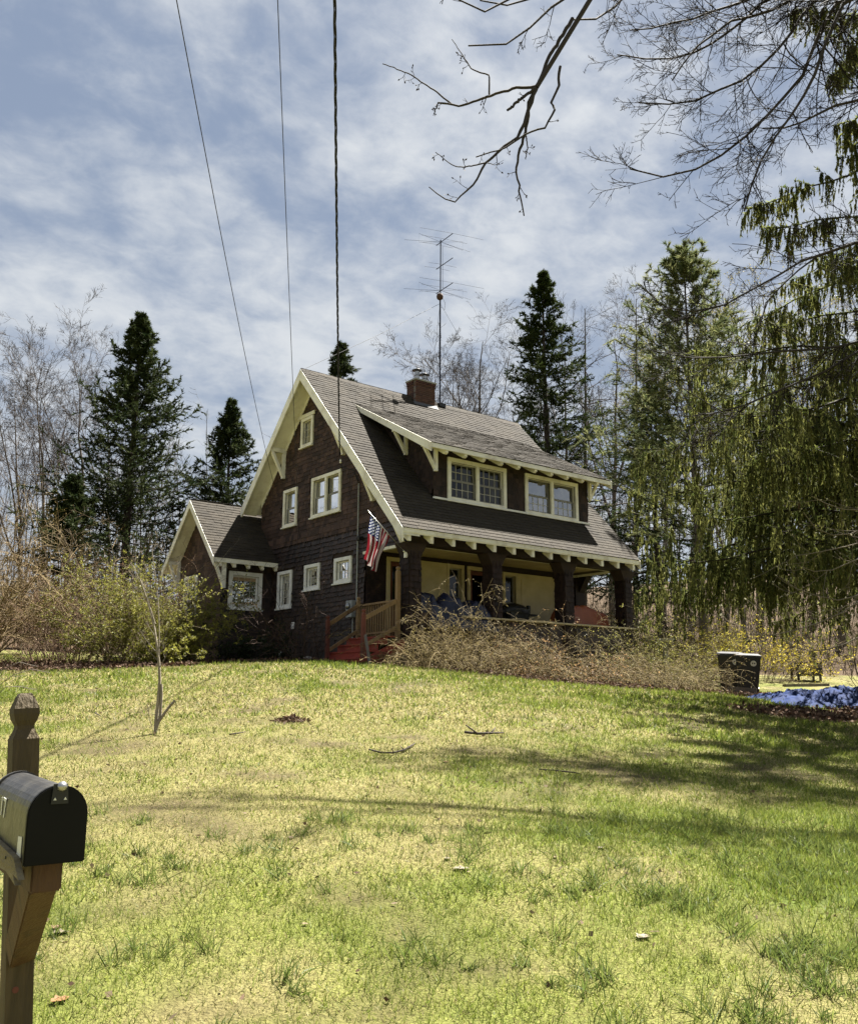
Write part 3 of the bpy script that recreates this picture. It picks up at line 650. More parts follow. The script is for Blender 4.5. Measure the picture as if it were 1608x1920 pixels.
wf = [(WGX+.0,-1.0),(GX,-1.0),(GX,wz(WFY)),(WGX,wz(WFY))]
w2 = wall('wing_front_wall', wf, [(WW[0]+.12, WW[1]-.12, WW[2]+.1, WW[3]-.12)], lambda u, v: (u, WFY, v), (0,-1,0), 'sheathing', house)
cover(w2, wf, lambda u, v: (u, WFY-.004, v), (1,0,0), (0,0,1), (0,-1,0), .135, (.10,.19), .02, 'shingle_lower', [WW], .01, courses='wing_front_courses', seed=17, tilt=.03)
sash_window(house, lambda u, v, o=0.0: (u, WFY-o, v), *WW, 4, 4, case=.12, div=False, mat='white_paint')
MB().box(WX, GX-.02, WY-WA-.012, WY-WA+.02, WE-.15, WE-.02).build('wing_eave_board', MATS['cream'], house)
for i in range(5):
    x = WX+.22+i*.47; MB().prism([(x-.04,WY-WA+.022,WE-.13),(x-.04,WY-WA+.022,WE-.25),(x-.04,WY-WA+.08,WE-.27),(x-.04,WFY,WE-.02),(x-.04,WFY,WE+.1)], (.08,0,0)).build('wing_rafter_tail', MATS['cream'], house)
MB().box(WX-.0, WGX, WY-WA+.08, WY-WA+.19, WE-.13, WE-.02).box(WGX-.11, WGX-.004, WY-WA+.083, WY-WA+.187, WE-.9, WE-.131).beam((WGX-.06,WY-WA+.135,WE-.85),(WX+.08,WY-WA+.135,WE-.12),.08,.1,up=(0,1,0)).build('wing_bracket', MATS['cream'], house, bevel=.005)
MB().box(WX-.0, WGX, WY+WA-.42, WY+WA-.31, WE+.14, WE+.25).box(WGX-.11, WGX-.004, WY+WA-.417, WY+WA-.313, WE-.65, WE+.139).beam((WGX-.06,WY+WA-.365,WE-.6),(WX+.08,WY+WA-.365,WE+.14),.08,.1,up=(0,1,0)).build('wing_bracket', MATS['cream'], house, bevel=.005)

# ---- porch
PF = .75                                               # floor height
pm = MB()
for i in range(13):
    y = .36+i*.16; pm.box(.50, 8.95, y, y+.154, PF-.05, PF-.001*(i % 3), 0, random.random())
pm.build('porch_floor', MATS['grey_wood'], house)
MB().box(.60, 8.86, .75, FY+.05, 3.16, 3.20).build('porch_ceiling', MATS['cream_dull'], house)
PB = 3.08
MB().box(.42, 8.98, .33, .72, PB, 3.40).build('porch_beam', MATS['shingle_dark'], house)
MB().box(8.55, 8.96, .721, FY+.2, PB+.02, 3.40).box(8.50, 8.549, .74, FY, PB-.02, PB+.03).build('end_beam', MATS['shingle_dark'], house)
MB().box(8.49, 8.545, .76, FY-.05, PB-.05, PB+.015).build('end_beam_trim', MATS['cream'], house)
MB().box(.82, 8.5, .722, .76, PB-.004, PB+.085).build('beam_trim', MATS['cream'], house)
MB().box(.44, .549, .74, FY, 3.02, 3.095).build('side_opening_trim', MATS['cream'], house)
def post(x0, x1, y0=.31, y1=.70, zb=-.9):
    m = MB().box(x0, x1, y0, y1, zb, PB); cx, cy = (x0+x1)/2, (y0+y1)/2
    f = .18
    m.add([(x0-.004,y0-.004,2.76),(x1+.004,y0-.004,2.76),(x1+.004,y1+.004,2.76),(x0-.004,y1+.004,2.76),(x0-f,y0-.02,PB-.003),(x1+f,y0-.02,PB-.003),(x1+f,y1+.02,PB-.003),(x0-f,y1+.02,PB-.003)], [(0,3,2,1),(4,5,6,7),(0,1,5,4),(1,2,6,5),(2,3,7,6),(3,0,4,7)])
    p = m.build('porch_post', MATS['sheathing'], house)
    for (a, b, t3, U, Nn) in ((x0, x1, lambda u, v: (u, y0-.003, v), (1,0,0), (0,-1,0)), (y0, y1, lambda u, v: (x0-.003, u, v), (0,-1,0), (-1,0,0))):
        cover(p, [(a,-.9),(b,-.9),(b,2.76),(a,2.76)], t3, U, (0,0,1), Nn, .15, (.10,.16), .030, 'shingle_dark', [], .008, courses='post_shingles', seed=int(x0*10)+3, tilt=.04)
for x0, x1 in ((.44,.80),(3.22,3.57),(6.02,6.38),(8.67,8.99)): post(x0, x1)
MB().box(8.54, 8.96, FY-.2, FY+.3, -.9, PB+.02).prism([(8.70,FY-.20,2.55),(8.70,FY-.2,PB),(8.70,FY-.55,PB)], (.22,0,0)).build('rear_post', MATS['shingle_dark'], house)
hw = MB().box(.81, 8.66, .36, .69, -.9, 1.28).build('porch_half_wall', MATS['sheathing'], house)
cover(hw, [(.84,-.8),(8.9,-.8),(8.9,1.27),(.84,1.27)], lambda u, v: (u, .357, v), (1,0,0), (0,0,1), (0,-1,0), .15, (.10,.19), .022, 'shingle_lower', [(3.22,3.57,-1,2),(6.02,6.38,-1,2),(8.67,9,-1,2)], .008, courses='half_wall_shingles', seed=30, tilt=.03)
MB().box(8.56, 8.92, .765, FY-.21, -.9, 1.28).build('end_half_wall', MATS['shingle_dark'], house)
MB().box(2.1, 9.12, .22, .80, 1.285, 1.335).build('rail_cap', MATS['rail_wood'] if 'rail_wood' in MATS else pmat('rail_wood', (.46,.40,.27), (.32,.27,.17), .75, 4, .3, 40, (.2,1,1)), house, bevel=.006)
MB().box(8.50, 9.0, .81, FY-.21, 1.285, 1.332).build('rail_cap', MATS['rail_wood'], house)
# lattice skirt below the half wall
lm = MB()
for i in range(64):
    x = 3.6+i*.085; lm.box(x, x+.03, .315, .325, -.85, .35)
for j in range(14): z = -.82+j*.085; lm.box(3.6, 9.0, .303, .314, z, z+.03)
tag(lm.build('lattice', MATS['grey_wood'], house), kind='stuff')
# front wall under the porch roof
fy3 = lambda u, v, o=0.0: (u, FY-o, v)
FD1, FD2 = (1.22, 2.06, PF, 3.03), (4.12, 5.14, PF, 3.03)
FW = [(3.33, 3.99, 1.15, 3.03), (5.52, 6.16, 1.15, 2.98), (7.66, 8.32, 1.15, 2.94)]
fh = [(a+.1, b-.1, c+(.0 if c == PF else .08), d-.1) for a, b, c, d in [FD1, FD2]+FW]
fwl = wall('front_wall', [(GX+.0,-1.0),(GX2,-1.0),(GX2,3.5),(GX,3.5)], fh, lambda u, v: (u, FY, v), (0,-1,0), 'shingle_dark', house)
cover(fwl, [(GX,-.2),(2.3,-.2),(2.3,3.15),(GX,3.15)], lambda u, v: (u, FY-.003, v), (1,0,0), (0,0,1), (0,-1,0), .135, (.10,.19), .02, 'shingle_dark', [FD1], .01, courses='front_wall_courses', seed=33)
for q in FW: sash_window(house, fy3, *q, 1, 1, case=.10, mat='cream_dull')
for a, b, c, d in ((2.33, 3.325, 1.0, 3.03), (6.165, 7.655, 1.0, 2.98)):
    m = MB().box(a, b, FY-.045, FY-.002, c, d); pnl = m.build('wall_panel', MATS['cream_dull'], house, bevel=.004)
    MB().box(a+.1, b-.1, FY-.062, FY-.046, c+.15, d-.16).build('inset_board', MATS['cream_dull'], pnl, bevel=.006)
for (a, b, c, d), dm in ((FD1, 'shingle_dark'), (FD2, 'shingle_dark')):
    m = MB().box(a, a+.11, FY-.05, FY+.02, c, d-.111).box(b-.11, b, FY-.05, FY+.02, c, d-.111).box(a, b, FY-.052, FY+.02, d-.11, d)
    dr_ = m.build('door', MATS['cream_dull'], house, bevel=.004)
    s = MB().box(a+.12, a+.22, FY+.02, FY+.055, c+.01, d-.12).box(b-.22, b-.12, FY+.02, FY+.055, c+.01, d-.12).box(a+.221, b-.221, FY+.021, FY+.054, d-.24, d-.12).box(a+.221, b-.221, FY+.021, FY+.054, c+.01, c+.85)
    s.build('door_leaf', MATS['red_brown_wood'], dr_); MB().add([(a+.22,FY+.035,c+.85),(b-.22,FY+.035,c+.85),(b-.22,FY+.035,d-.24),(a+.22,FY+.035,d-.24)], [(0,1,2,3)]).build('pane', MATS['glass'], dr_)
    MB().lathe((b-.17, FY+.0, c+1.0), [(.012,0),(.03,.01),(.03,.035),(.01,.05)], 10, axis=Matrix.Rotation(R_(90), 3, 'X')).build('door_knob', MATS['steel'], dr_, smooth=True)
# stone foundation strip at the gable
fm = MB()
y = FY-.02
while y < 8.4:
    w = random.uniform(.25, .5); fm.box(GX-.05-random.uniform(0,.03), GX+.05, y, y+w-.015, -.8, random.uniform(.10,.20)); y += w
fm.build('foundation', MATS['stone'], house)

# ---- chimney with bricks
CHX0, CHX1, CHY0, CHY1, CHZ0, CHZ1 = 4.15, 4.97, 4.98, 5.46, 8.45, 9.52
chm = MB().box(CHX0+.006, CHX1-.006, CHY0+.006, CHY1-.006, CHZ0, CHZ1-.01).build('chimney', MATS['mortar'], house)
bl = {}
def brick_at(cx, cy, cz, sx, sy, sz):
    k = (round(sx, 3), round(sy, 3), round(sz, 3))
    if k not in bl:
        q = MB().box(-sx/2, sx/2, -sy/2, sy/2, -sz/2, sz/2); me = q.mesh('brick', MATS['brick']); bl[k] = me
    o = bpy.data.objects.new('brick', bl[k]); col.objects.link(o); o.location = (cx+rng.normal()*.0015, cy+rng.normal()*.0015, cz); o.parent = chm
nz = 15; hz_ = (CHZ1-.08-CHZ0)/nz
for j in range(nz+1):
    z = CHZ0+hz_*(j+.5); out = .0 if j < nz-1 else (.022 if j == nz-1 else .034)
    if z < 8.55: continue
    for axis_ in (0, 1):
        a0, a1 = (CHX0, CHX1) if axis_ == 0 else (CHY0+.1, CHY1)
        n_ = 4 if axis_ == 0 else 2; wbr = (a1-a0)/n_; off = 0 if j % 2 else wbr/2
        e = a0-off
        while e < a1-1e-6:
            b0, b1 = max(e, a0), min(e+wbr, a1); e += wbr
            if b1-b0 < .02: continue
            if axis_ == 0: brick_at((b0+b1)/2, CHY0+.045-out, z, b1-b0-.012+(2*out if False else 0), .10, hz_-.013)
            else: brick_at(CHX0+.045-out, (b0+b1)/2, z, .10, b1-b0-.012, hz_-.013)
MB().box(CHX0-.05, CHX1+.05, CHY0-.05, CHY1+.04, CHZ1-.006, CHZ1+.05).build('chimney_crown', MATS['concrete'], chm, bevel=.01)
MB().prism([(CHX0-.09,CHY0-.10,rz(CHY0-.1)+.018),(CHX0-.09,CHY0-.005,rz(CHY0-.1)+.17),(CHX0-.09,CHY0-.005,rz(CHY0)-.1)], (CHX1-CHX0+.18,0,0)).build('flashing', MATS['lead'], chm)
for fx, fy, t in ((4.38, 5.2, .34), (4.72, 5.24, .27)):
    fl = MB().lathe((fx, fy, CHZ1+.045), [(.085,0),(.085,t)], 16).build('flue_pipe', MATS['steel'], house, smooth=False)
    MB().lathe((fx, fy, CHZ1+.045), [(.095,t*.55),(.095,t*.60),(.07,t*.6)], 16).build('flue_band', MATS['black_metal'], fl)
    MB().lathe((fx, fy, CHZ1+.045), [(.17,t+.03),(.175,t+.045),(.06,t+.10),(.01,t+.115)], 16).build('flue_cap', MATS['black_metal'], fl, smooth=True)
# conduit, meter box, vent on the gable
MB().tube([(GX-.06, 2.74, 5.05),(GX-.06, 2.74, 1.78)], .018, 8).tube([(GX-.06,2.90,1.45),(GX-.06,2.90,.1)], .022, 8).build('service_conduit', MATS['grey_paint'], house)
m = MB().box(GX-.17, GX-.03, 2.80, 3.10, 1.36, 1.82); mbx = m.build('meter_box', MATS['grey_paint'], house, bevel=.012)
MB().lathe((GX-.172, 2.95, 1.66), [(.085,0),(.085,.05),(.05,.08)], 16, axis=Matrix.Rotation(R_(-90), 3, 'Y')).build('meter_dial', MATS['steel'], mbx, smooth=True)
MB().box(GX-.07, GX-.03, 6.06, 6.20, 1.22, 1.42).build('wall_vent', MATS['white_paint'], house, bevel=.006)
MB().box(GX-.06, GX-.03, 6.80, 6.90, .25, .62).build('downpipe_stub', MATS['white_paint'], house)
MB().lathe((GX-.10, 2.55, 3.48), [(.03,0),(.07,.05),(.075,.09),(.04,.1)], 14, axis=Matrix.Rotation(R_(-100), 3, 'Y')).box(GX-.12,GX-.02,2.50,2.60,3.43,3.53).build('flood_lamp', MATS['black_metal'], house)
MB().lathe((.30, .36, 3.62), [(.03,0),(.055,.05),(.06,.10),(.02,.11)], 12, axis=Matrix.Rotation(R_(-70), 3, 'Y')).beam((.52,.42,3.62),(.28,.36,3.62),.03,.03).build('corner_lamp', MATS['white_paint'], house)

# ---------------------------------------------------------------- entry steps at the gable end of the porch
st = thing('entry_steps', 'red painted wooden entry steps with tan handrails at the gable end', 'steps', (-.3, 1.4, 0))
NS = 4; SX0, SX1 = -.95, .42; run = .30; rise = PF/NS
for i in range(NS):
    x0 = SX0+i*run; y0 = .45+i*.05; y1 = 2.30+i*.04; z = rise*(i+1)
    MB().box(x0+.03, x0+.055, y0+.02, y1-.02, z-rise-(.3 if i == 0 else .0), z-.041).build('riser', MATS['red_paint'], st)
    MB().box(x0, x0+run+.05, y0, y1, z-.04, z).build('tread', MATS['red_paint'], st, bevel=.006)
for y in (.46, 2.26): MB().prism([(SX0+.06,y,-.35),(SX0+.06,y,rise-.05),(SX1,y,PF-.05),(SX1,y,PF-.42),(SX0+.5,y,-.35)], (0,.04,0)).build('stringer', MATS['red_paint'], st)
def newel(x, y, z0, z1, mat, w=.085):
    m = MB().box(x-w/2, x+w/2, y-w/2, y+w/2, z0, z1-.13); prof = [(1,-.13),(.72,-.105),(.6,-.085),(.95,-.045),(.9,-.03),(.3,.0)]
    for (a, za), (b, zb) in zip(prof[:-1], prof[1:]):
        A, B = w/2*a, w/2*b; m.add([(x-A,y-A,z1+za),(x+A,y-A,z1+za),(x+A,y+A,z1+za),(x-A,y+A,z1+za),(x-B,y-B,z1+zb),(x+B,y-B,z1+zb),(x+B,y+B,z1+zb),(x-B,y+B,z1+zb)], [(0,1,5,4),(1,2,6,5),(2,3,7,6),(3,0,4,7),(4,5,6,7)])
    return m.build('newel_post', MATS[mat], st)
newel(-.75, 2.17, -.3, 1.30, 'red_brown_wood'); newel(-.75, .56, -.3, 1.36, 'red_brown_wood')
newel(.30, 2.36, .35, 1.86, 'tan_wood'); newel(.30, .60, .35, 2.49, 'tan_wood', .10)
for y0, y1, za, zb in ((2.17, 2.36, 1.08, 1.60), (.56, .60, 1.14, 1.62)):
    MB().beam((-.71, y0, za), (.26, y1, zb), .045, .11).build('handrail', MATS['tan_wood'], st, bevel=.006)
    MB().beam((-.71, y0, za-.66), (.26, y1, zb-.66), .04, .09).build('lower_rail', MATS['tan_wood'], st, bevel=.006)
MB().beam((.30, 2.32, 1.62), (.30, .65, 1.64), .05, .05).build('gate_top_rail', MATS['tan_wood'], st)
MB().beam((.30, 2.32, .86), (.30, .65, .88), .045, .05).build('gate_bottom_rail', MATS['tan_wood'], st)
for i in range(15):
    y = 2.24-i*.108; MB().box(.318, .352, y-.017, y+.017, .80, 1.66).build('baluster', MATS['tan_wood'], st)
lp = MB().beam((-.80, .40, .72), (-.98, -.08, -.02), .085, .03, up=(1, 0, 0)).build('plank', MATS['grey_wood'])
tag(lp, 'grey weathered plank leaning against the front newel of the red steps', 'plank')
g = gxy(-1.2, 2.35)
tag(MB().lathe((g[0], g[1], g[2]-.03), [(.09,0),(.15,.05),(.16,.10),(.10,.16),(.02,.18)], 12).build('round_stone', MATS['stone'], smooth=True), 'round pale stone beside the foot of the red steps', 'stone')

# ---------------------------------------------------------------- flag on its pole
fl = thing('flag', 'stars and stripes flag hanging from a slanted pole at the porch corner', 'flag', (.38, .40, 2.80))
PBASE, PTIP = np.array([.40, .41, 2.80]), np.array([-1.0, .08, 3.66])
MB().tube([PBASE, PTIP], .011, 8).lathe(tuple(PTIP), [(.001,-.02),(.02,-.01),(.02,.015),(.002,.03)], 10).build('flag_pole', MATS['steel'], fl, smooth=True)
MB().box(.36,.42,.37,.45,2.70,2.84).tube([(.40,.41,2.80),(.30,.385,2.862)], .02, 8).build('pole_bracket', MATS['white_paint'], fl)
def flag_mat():
    m, nt, N, L, out = nodes('flag'); b = N.new('ShaderNodeBsdfPrincipled'); b.inputs['Roughness'].default_value = .75; tr = N.new('ShaderNodeBsdfTranslucent'); mx = N.new('ShaderNodeMixShader'); mx.inputs[0].default_value = .45
    uv = N.new('ShaderNodeUVMap'); sp = N.new('ShaderNodeSeparateXYZ'); L.new(uv.outputs[0], sp.inputs[0])
    def M(op, a, b_=None):
        n = N.new('ShaderNodeMath'); n.operation = op
        for i, v in enumerate((a, b_)):
            if v is None: continue
            if isinstance(v, (int, float)): n.inputs[i].default_value = v
            else: L.new(v, n.inputs[i])
        return n.outputs[0]
    u, v = sp.outputs[0], sp.outputs[1]                # u along the fly, v down the hoist from the top
    odd = M('GREATER_THAN', M('MODULO', M('MULTIPLY', v, 13.0), 2.0), 1.0)
    can = M('MULTIPLY', M('LESS_THAN', u, .40), M('LESS_THAN', v, 7/13))
    # 50 stars: 9 rows of alternately 6 and 5
    su = M('MULTIPLY', u, 12/.40); sv = M('MULTIPLY', v, 10/(7/13))
    ru, rv = M('ROUND', su), M('ROUND', sv); par = M('MODULO', M('ADD', ru, rv), 2.0)
    dist = M('ADD', M('POWER', M('MULTIPLY', M('SUBTRACT', su, ru), .76), 2.0), M('POWER', M('SUBTRACT', sv, rv), 2.0))
    inr = M('MULTIPLY', M('MULTIPLY', M('GREATER_THAN', ru, .5), M('LESS_THAN', ru, 11.5)), M('MULTIPLY', M('GREATER_THAN', rv, .5), M('LESS_THAN', rv, 9.5)))
    star = M('MULTIPLY', M('MULTIPLY', M('LESS_THAN', dist, .17), M('LESS_THAN', par, .5)), inr)
    def mixc(f, a, b2):
        n = N.new('ShaderNodeMix'); n.data_type = 'RGBA'; L.new(f, n.inputs['Factor'])
        for s, c in ((6, a), (7, b2)):
            if isinstance(c, tuple): n.inputs[s].default_value = (*c, 1)
            else: L.new(c, n.inputs[s])
        return n.outputs[2]
    c = mixc(can, mixc(odd, (.17, .008, .016), (.50, .44, .43)), mixc(star, (.008, .018, .10), (.62, .65, .70)))
    L.new(c, b.inputs['Base Color']); L.new(c, tr.inputs[0]); L.new(b.outputs[0], mx.inputs[1]); L.new(tr.outputs[0], mx.inputs[2]); L.new(mx.outputs[0], out.inputs[0]); return m
def build_flag():
    nu, nv = 48, 40; pd = PBASE-PTIP; Lp = np.linalg.norm(pd); pd /= Lp
    h0, hl, fly = .10, .84, 1.12
    u, v = np.meshgrid(np.linspace(0, 1, nu), np.linspace(0, 1, nv), indexing='ij')
    P = (PTIP+pd*h0)[None, None]+pd[None, None]*(v*hl)[..., None]
    gather = 1-.32*np.sin(np.clip(u*1.2, 0, 1)*np.pi/2)            # the cloth closes up towards its lower end
    P = (PTIP+pd*(h0+.5*hl))+pd*(((v-.5)*hl)*gather)[..., None]
    down = np.array([-.16, .05, -1.0]); down /= np.linalg.norm(down)
    P = P+down*(u*fly*(.93+.1*v))[..., None]
    P = P+np.array([-.03, 0, 0])*0+pd*(-.20*u**1.3*(v**2))[..., None]
    nrm_ = np.cross(pd, down); f = np.clip(u*2.2, 0, 1)
    P = P+nrm_*((.060*np.sin(v*17+u*1.5)+.03*np.sin(v*31+2*u+1)+.03*np.sin(u*7+v*4))*f)[..., None]
    me = bpy.data.meshes.new('cloth'); i = np.arange(nu*nv).reshape(nu, nv)
    q = np.stack([i[:-1,:-1], i[1:,:-1], i[1:,1:], i[:-1,1:]], -1).reshape(-1, 4); me.from_pydata(P.reshape(-1,3).tolist(), [], q.tolist())
    uvl = me.uv_layers.new(name='UVMap'); uvs = np.stack([u, v], -1).reshape(-1, 2); idx = np.empty(len(me.loops), np.int32); me.loops.foreach_get('vertex_index', idx); uvl.data.foreach_set('uv', uvs[idx].ravel())
    me.polygons.foreach_set('use_smooth', [True]*len(me.polygons)); me.materials.append(flag_mat()); o = bpy.data.objects.new('cloth', me); col.objects.link(o); adopt(o, fl)
build_flag()

# ---------------------------------------------------------------- television mast on the roof
an = thing('antenna_mast', 'tall thin television mast with wire antennas beside the chimney', 'antenna', (5.36, 5.2, 8.93))
AX, AY = 5.36, 5.2
MB().tube([(AX,AY,8.85),(AX,AY,12.9)], .026, 8).tube([(AX+.01,AY,12.85),(AX+.02,AY,15.02)], .020, 8).build('mast', MATS['mast_metal'], an)
MB().box(AX-.13,AX+.13,AY-.16,AY+.10,8.84,8.97).build('mast_foot', MATS['black_metal'], an)
MB().lathe((AX-.03,AY-.02,12.72), [(.02,0),(.10,.06),(.12,.14),(.10,.22),(.03,.27)], 14).build('rotor', MATS['rust'], an, smooth=True)
cr = np.array([_R[0], _R[1], 0]); cf = np.array([FH[0], FH[1], 0])      # broadside roughly to the road
def ant(z, full):
    m = MB(); c = np.array([AX+.02, AY, z]); bo = nrm(cr*.55-cf*.85)
    m.tube([c-bo*.28, c+bo*(.75)], .014, 6)
    ax = nrm(cr*.93+cf*.35); 
    els = [(.72, 1.18), (.25, .85), (-.24, .62)] if full else [(.12, .52), (-.22, .48)]
    for t, hl in els: p = c+bo*t; m.tube([p-ax*hl, p+np.array([0,0,.02]), p+ax*hl], .0048, 5)
    if full:
        for s in (-1, 1):
            p = c+bo*.02; q1 = p+ax*s*.82+np.array([0,0,.17]); q2 = p+ax*s*.82-np.array([0,0,.16]); m.tube([p, q1, q2, p], .0045, 5); m.tube([p, p+ax*s*1.25-np.array([0,0,.06])-bo*.2], .0045, 5)
    m.build('antenna_array', MATS['mast_metal'], an)
ant(14.93, True); ant(14.02, False); ant(12.98+.12, True)
MB().tube([(AX+.10,AY-.01,14.8),(AX+.11,AY-.01,13.2)], .006, 5).tube([(AX+.05,AY,12.95),(AX+.22,AY,12.7),(AX+.20,AY,12.45),(AX+.04,AY,12.5)], .006, 5).build('cable', MATS['wire'], an)
gm = MB()
for e in ((.12, 5.2, 9.03), (8.7, 5.28, 9.03), (7.4, 8.0, 6.2), (6.3, 7.6, 6.5)): gm.tube([(AX,AY,12.62), tuple((np.array((AX,AY,12.62))+np.array(e))/2-np.array([0,0,.06])), e], .0055, 4)
gm.build('guy_wires', MATS['wire'], an)

# ---------------------------------------------------------------- overhead wires from the street
def wire(name, A, px, py, d, r, label, sag=.25, twist=0.0, ext=1.0):
    A = np.array(A, float); B = at(px, py, d); E_ = B+(B-A)*ext; K = 60; pts = []
    for i in range(K+1):
        t = i/K; p = A+(E_-A)*t; s_ = t*(1+ext)
        p = p-np.array([0,0,1])*sag*4*s_*(1-s_)*(1 if s_ < 1 else .3); pts.append(p)
    m = MB()
    if twist:
        tot = np.linalg.norm(E_-A); n = int(tot/.07); P = np.array(pts); tt = np.linspace(0, K, n); base = np.stack([np.interp(tt, np.arange(K+1), P[:, k]) for k in range(3)], 1)
        dirv = nrm(E_-A); s1 = nrm(np.cross(dirv, [0,0,1.])); s2 = np.cross(s1, dirv)
        for ph in (0, 2.1, 4.2):
            a = tt/K*tot/1.1*2*np.pi+ph; m.tube(list(base+(s1*np.cos(a)[:, None]+s2*np.sin(a)[:, None])*twist), r, 5)
    else: m.tube(pts, r, 6)
    return tag(m.build(name, MATS['wire'], smooth=True), label, 'wire', 'overhead wires')
wire('overhead_wire', (GX-.05, 7.65, 5.93), 331, 0, 9.0, .0065, 'leftmost overhead wire, slanting down to the left of the gable wall')
wire('overhead_wire', (GX-.06, 5.90, 3.98), 520.5, 0, 9.0, .0055, 'middle thin overhead wire dropping past the gable peak', sag=.1)
wire('service_cable', (.28, 3.42, 6.02), 627.5, 0, 8.5, .009, 'thick twisted service cable dropping to the gable rake', sag=.32, twist=.012)
wh_ = thing('service_drop', 'dark loop of cable and pale insulator where the service cable meets the gable', 'cable', (.3, 3.34, 5.5))
MB().tube([(.28,3.42,6.02),(.24,3.40,5.80),(.30,3.33,5.62),(.40,3.2,5.55),(.46,2.95,5.45),(GX-.06,2.75,5.06)], .014, 6).build('cable_loop', MATS['wire'], wh_, smooth=True)
MB().lathe((.16, 3.18, 5.66), [(.02,0),(.035,.02),(.02,.05),(.035,.08),(.015,.11)], 10).build('insulator', MATS['white_paint'], wh_, smooth=True)

# ---------------------------------------------------------------- things on the porch
def blob_sheet(name, x0, x1, y0, y1, zf, mat, label, cat, nx=70, ny=30, amp=.05, seed=1, sub=2):
    """crumpled sheet draped over what it covers; zf(u, v) is the height"""
    u, v = np.meshgrid(np.linspace(0, 1, nx), np.linspace(0, 1, ny), indexing='ij'); x = x0+(x1-x0)*u; y = y0+(y1-y0)*v
    n1 = np.abs(fbm(x*1.0, y*1.3, .42, seed, 3)-.5)*2; n2 = np.abs(fbm(x+3, y*.7, .21, seed+9, 3)-.5)*2
    z = zf(u, v, x, y)+(n1*1.3+n2*.6-.55)*amp*2.2; x = x+(fbm(x, z, .3, seed+4, 2)-.5)*amp*1.6; y = y+(fbm(x, z, .3, seed+14, 2)-.5)*amp*1.6
    i = np.arange(nx*ny).reshape(nx, ny); q = np.stack([i[:-1,:-1], i[1:,:-1], i[1:,1:], i[:-1,1:]], -1)
    o = NB().add(np.stack([x, y, z], -1), q=q).build(name, MATS[mat], smooth=True); md = o.modifiers.new('solid', 'SOLIDIFY'); md.thickness = .012
    return tag(o, label, cat)
def bump(u, a, b, s=.06): return 1/(1+np.exp(-(u-a)/s))*1/(1+np.exp((u-b)/s))
blob_sheet('tarp_cover', 1.02, 3.52, .12, 1.35, lambda u, v, x, y: .95+(.55+.42*np.exp(-((x-1.95)/.45)**2)+.30*np.exp(-((x-2.9)/.35)**2)+.42*np.exp(-((x-1.28)/.16)**2))*bump(v, .14, .90, .05)*bump(u, .03, .97, .02), 'blue_tarp_dark', 'dark blue tarp heaped over things at the left end of the porch', 'tarp', amp=.07, seed=5)
blob_sheet('orange_cover', 6.60, 8.62, .72, 1.70, lambda u, v, x, y: .95+(.93+.05*np.sin(u*5))*bump(v, .06, .95, .02)*bump(u, .04, .97, .02), 'orange_tarp', 'rusty orange cover over a low bench at the right end of the porch', 'cover', amp=.04, seed=8)
gr = thing('grill', 'black kettle barbecue grill with lid on the porch before the cream panel', 'grill', (5.15, 1.5, PF))
MB().tube([(4.70,1.5,1.56),(4.74,1.5,1.60),(4.86,1.5,1.66),(5.15,1.5,1.69),(5.42,1.5,1.66),(5.54,1.5,1.60),(5.58,1.5,1.56)], [.05,.18,.24,.26,.24,.18,.05], 16).build('lid', MATS['black_metal'], gr, smooth=True)
MB().box(4.76,5.54,1.26,1.74,1.40,1.68).build('firebox', MATS['black_metal'], gr, bevel=.03)
MB().box(5.56,5.92,1.3,1.7,1.60,1.64).build('side_shelf', MATS['black_metal'], gr); MB().box(5.66,5.76,1.44,1.54,1.64,1.90).build('bottle_holder', MATS['black_metal'], gr, bevel=.01)
for x in (4.82, 5.48):
    for y in (1.3, 1.7): MB().tube([(x,y,PF),(x,y,1.42)], .02, 6).build('leg', MATS['black_metal'], gr)
MB().tube([(4.9,1.2,1.72),(4.9,1.14,1.74),(5.4,1.14,1.74),(5.4,1.2,1.72)], .014, 6).build('handle', MATS['steel'], gr)

# ---------------------------------------------------------------- mailbox by the road
MF, MK = at(112, 1479, 2.50), at(40, 1444, 2.90); zt = (MF[2]+MK[2])/2; MF[2] = MK[2] = zt
ma = nrm(MK-MF); ms = nrm(np.cross(ma, [0, 0, 1.])); mz = np.array([0, 0, 1.]); ML = np.linalg.norm(MK-MF)
MW, MH = .140, .192; mo = MF-mz*MH                     # front bottom centre
lft = np.cross(mz, ma)*1.0
def ml(a, s, z): return mo+ma*a+ms*s+mz*z               # a back along the box, s sideways (+ towards the right side)
pmat('mailbox_paint', (.014, .014, .014), (.050, .047, .040), .40, 7, .25, 25, spec=.45, c3=(.024, .023, .022))
pmat('mailbox_door', (.004, .004, .004), (.007, .007, .007), .55, 4, spec=.12)
pmat('post_wood', (.125, .090, .045), (.055, .040, .021), .85, 4, .6, 40, (3, 3, .25), c3=(.062, .045, .021))
pmat('wet_wood', (.055, .021, .010), (.026, .011, .006), .7, 5, .4, 40, (3, 3, .5), c3=(.080, .040, .018))
pmat('old_board', (.22, .18, .095), (.11, .09, .05), .9, 6, .6, 40, (1, 1, 3))
po = thing('mailbox_post', 'weathered wooden mailbox post with carved acorn top and diagonal brace', 'post', at(34, 1900, 3.1))
mx_ = thing('mailbox', 'black arched metal mailbox on the wooden post by the road', 'mailbox', mo)
def arch(w, hh, n=14):
    r = w/2; return [(-r, 0), (r, 0), (r, hh-r)]+[(r*math.cos(t), hh-r+r*math.sin(t)) for t in np.linspace(0, math.pi, n+1)[1:-1]]+[(-r, hh-r)]
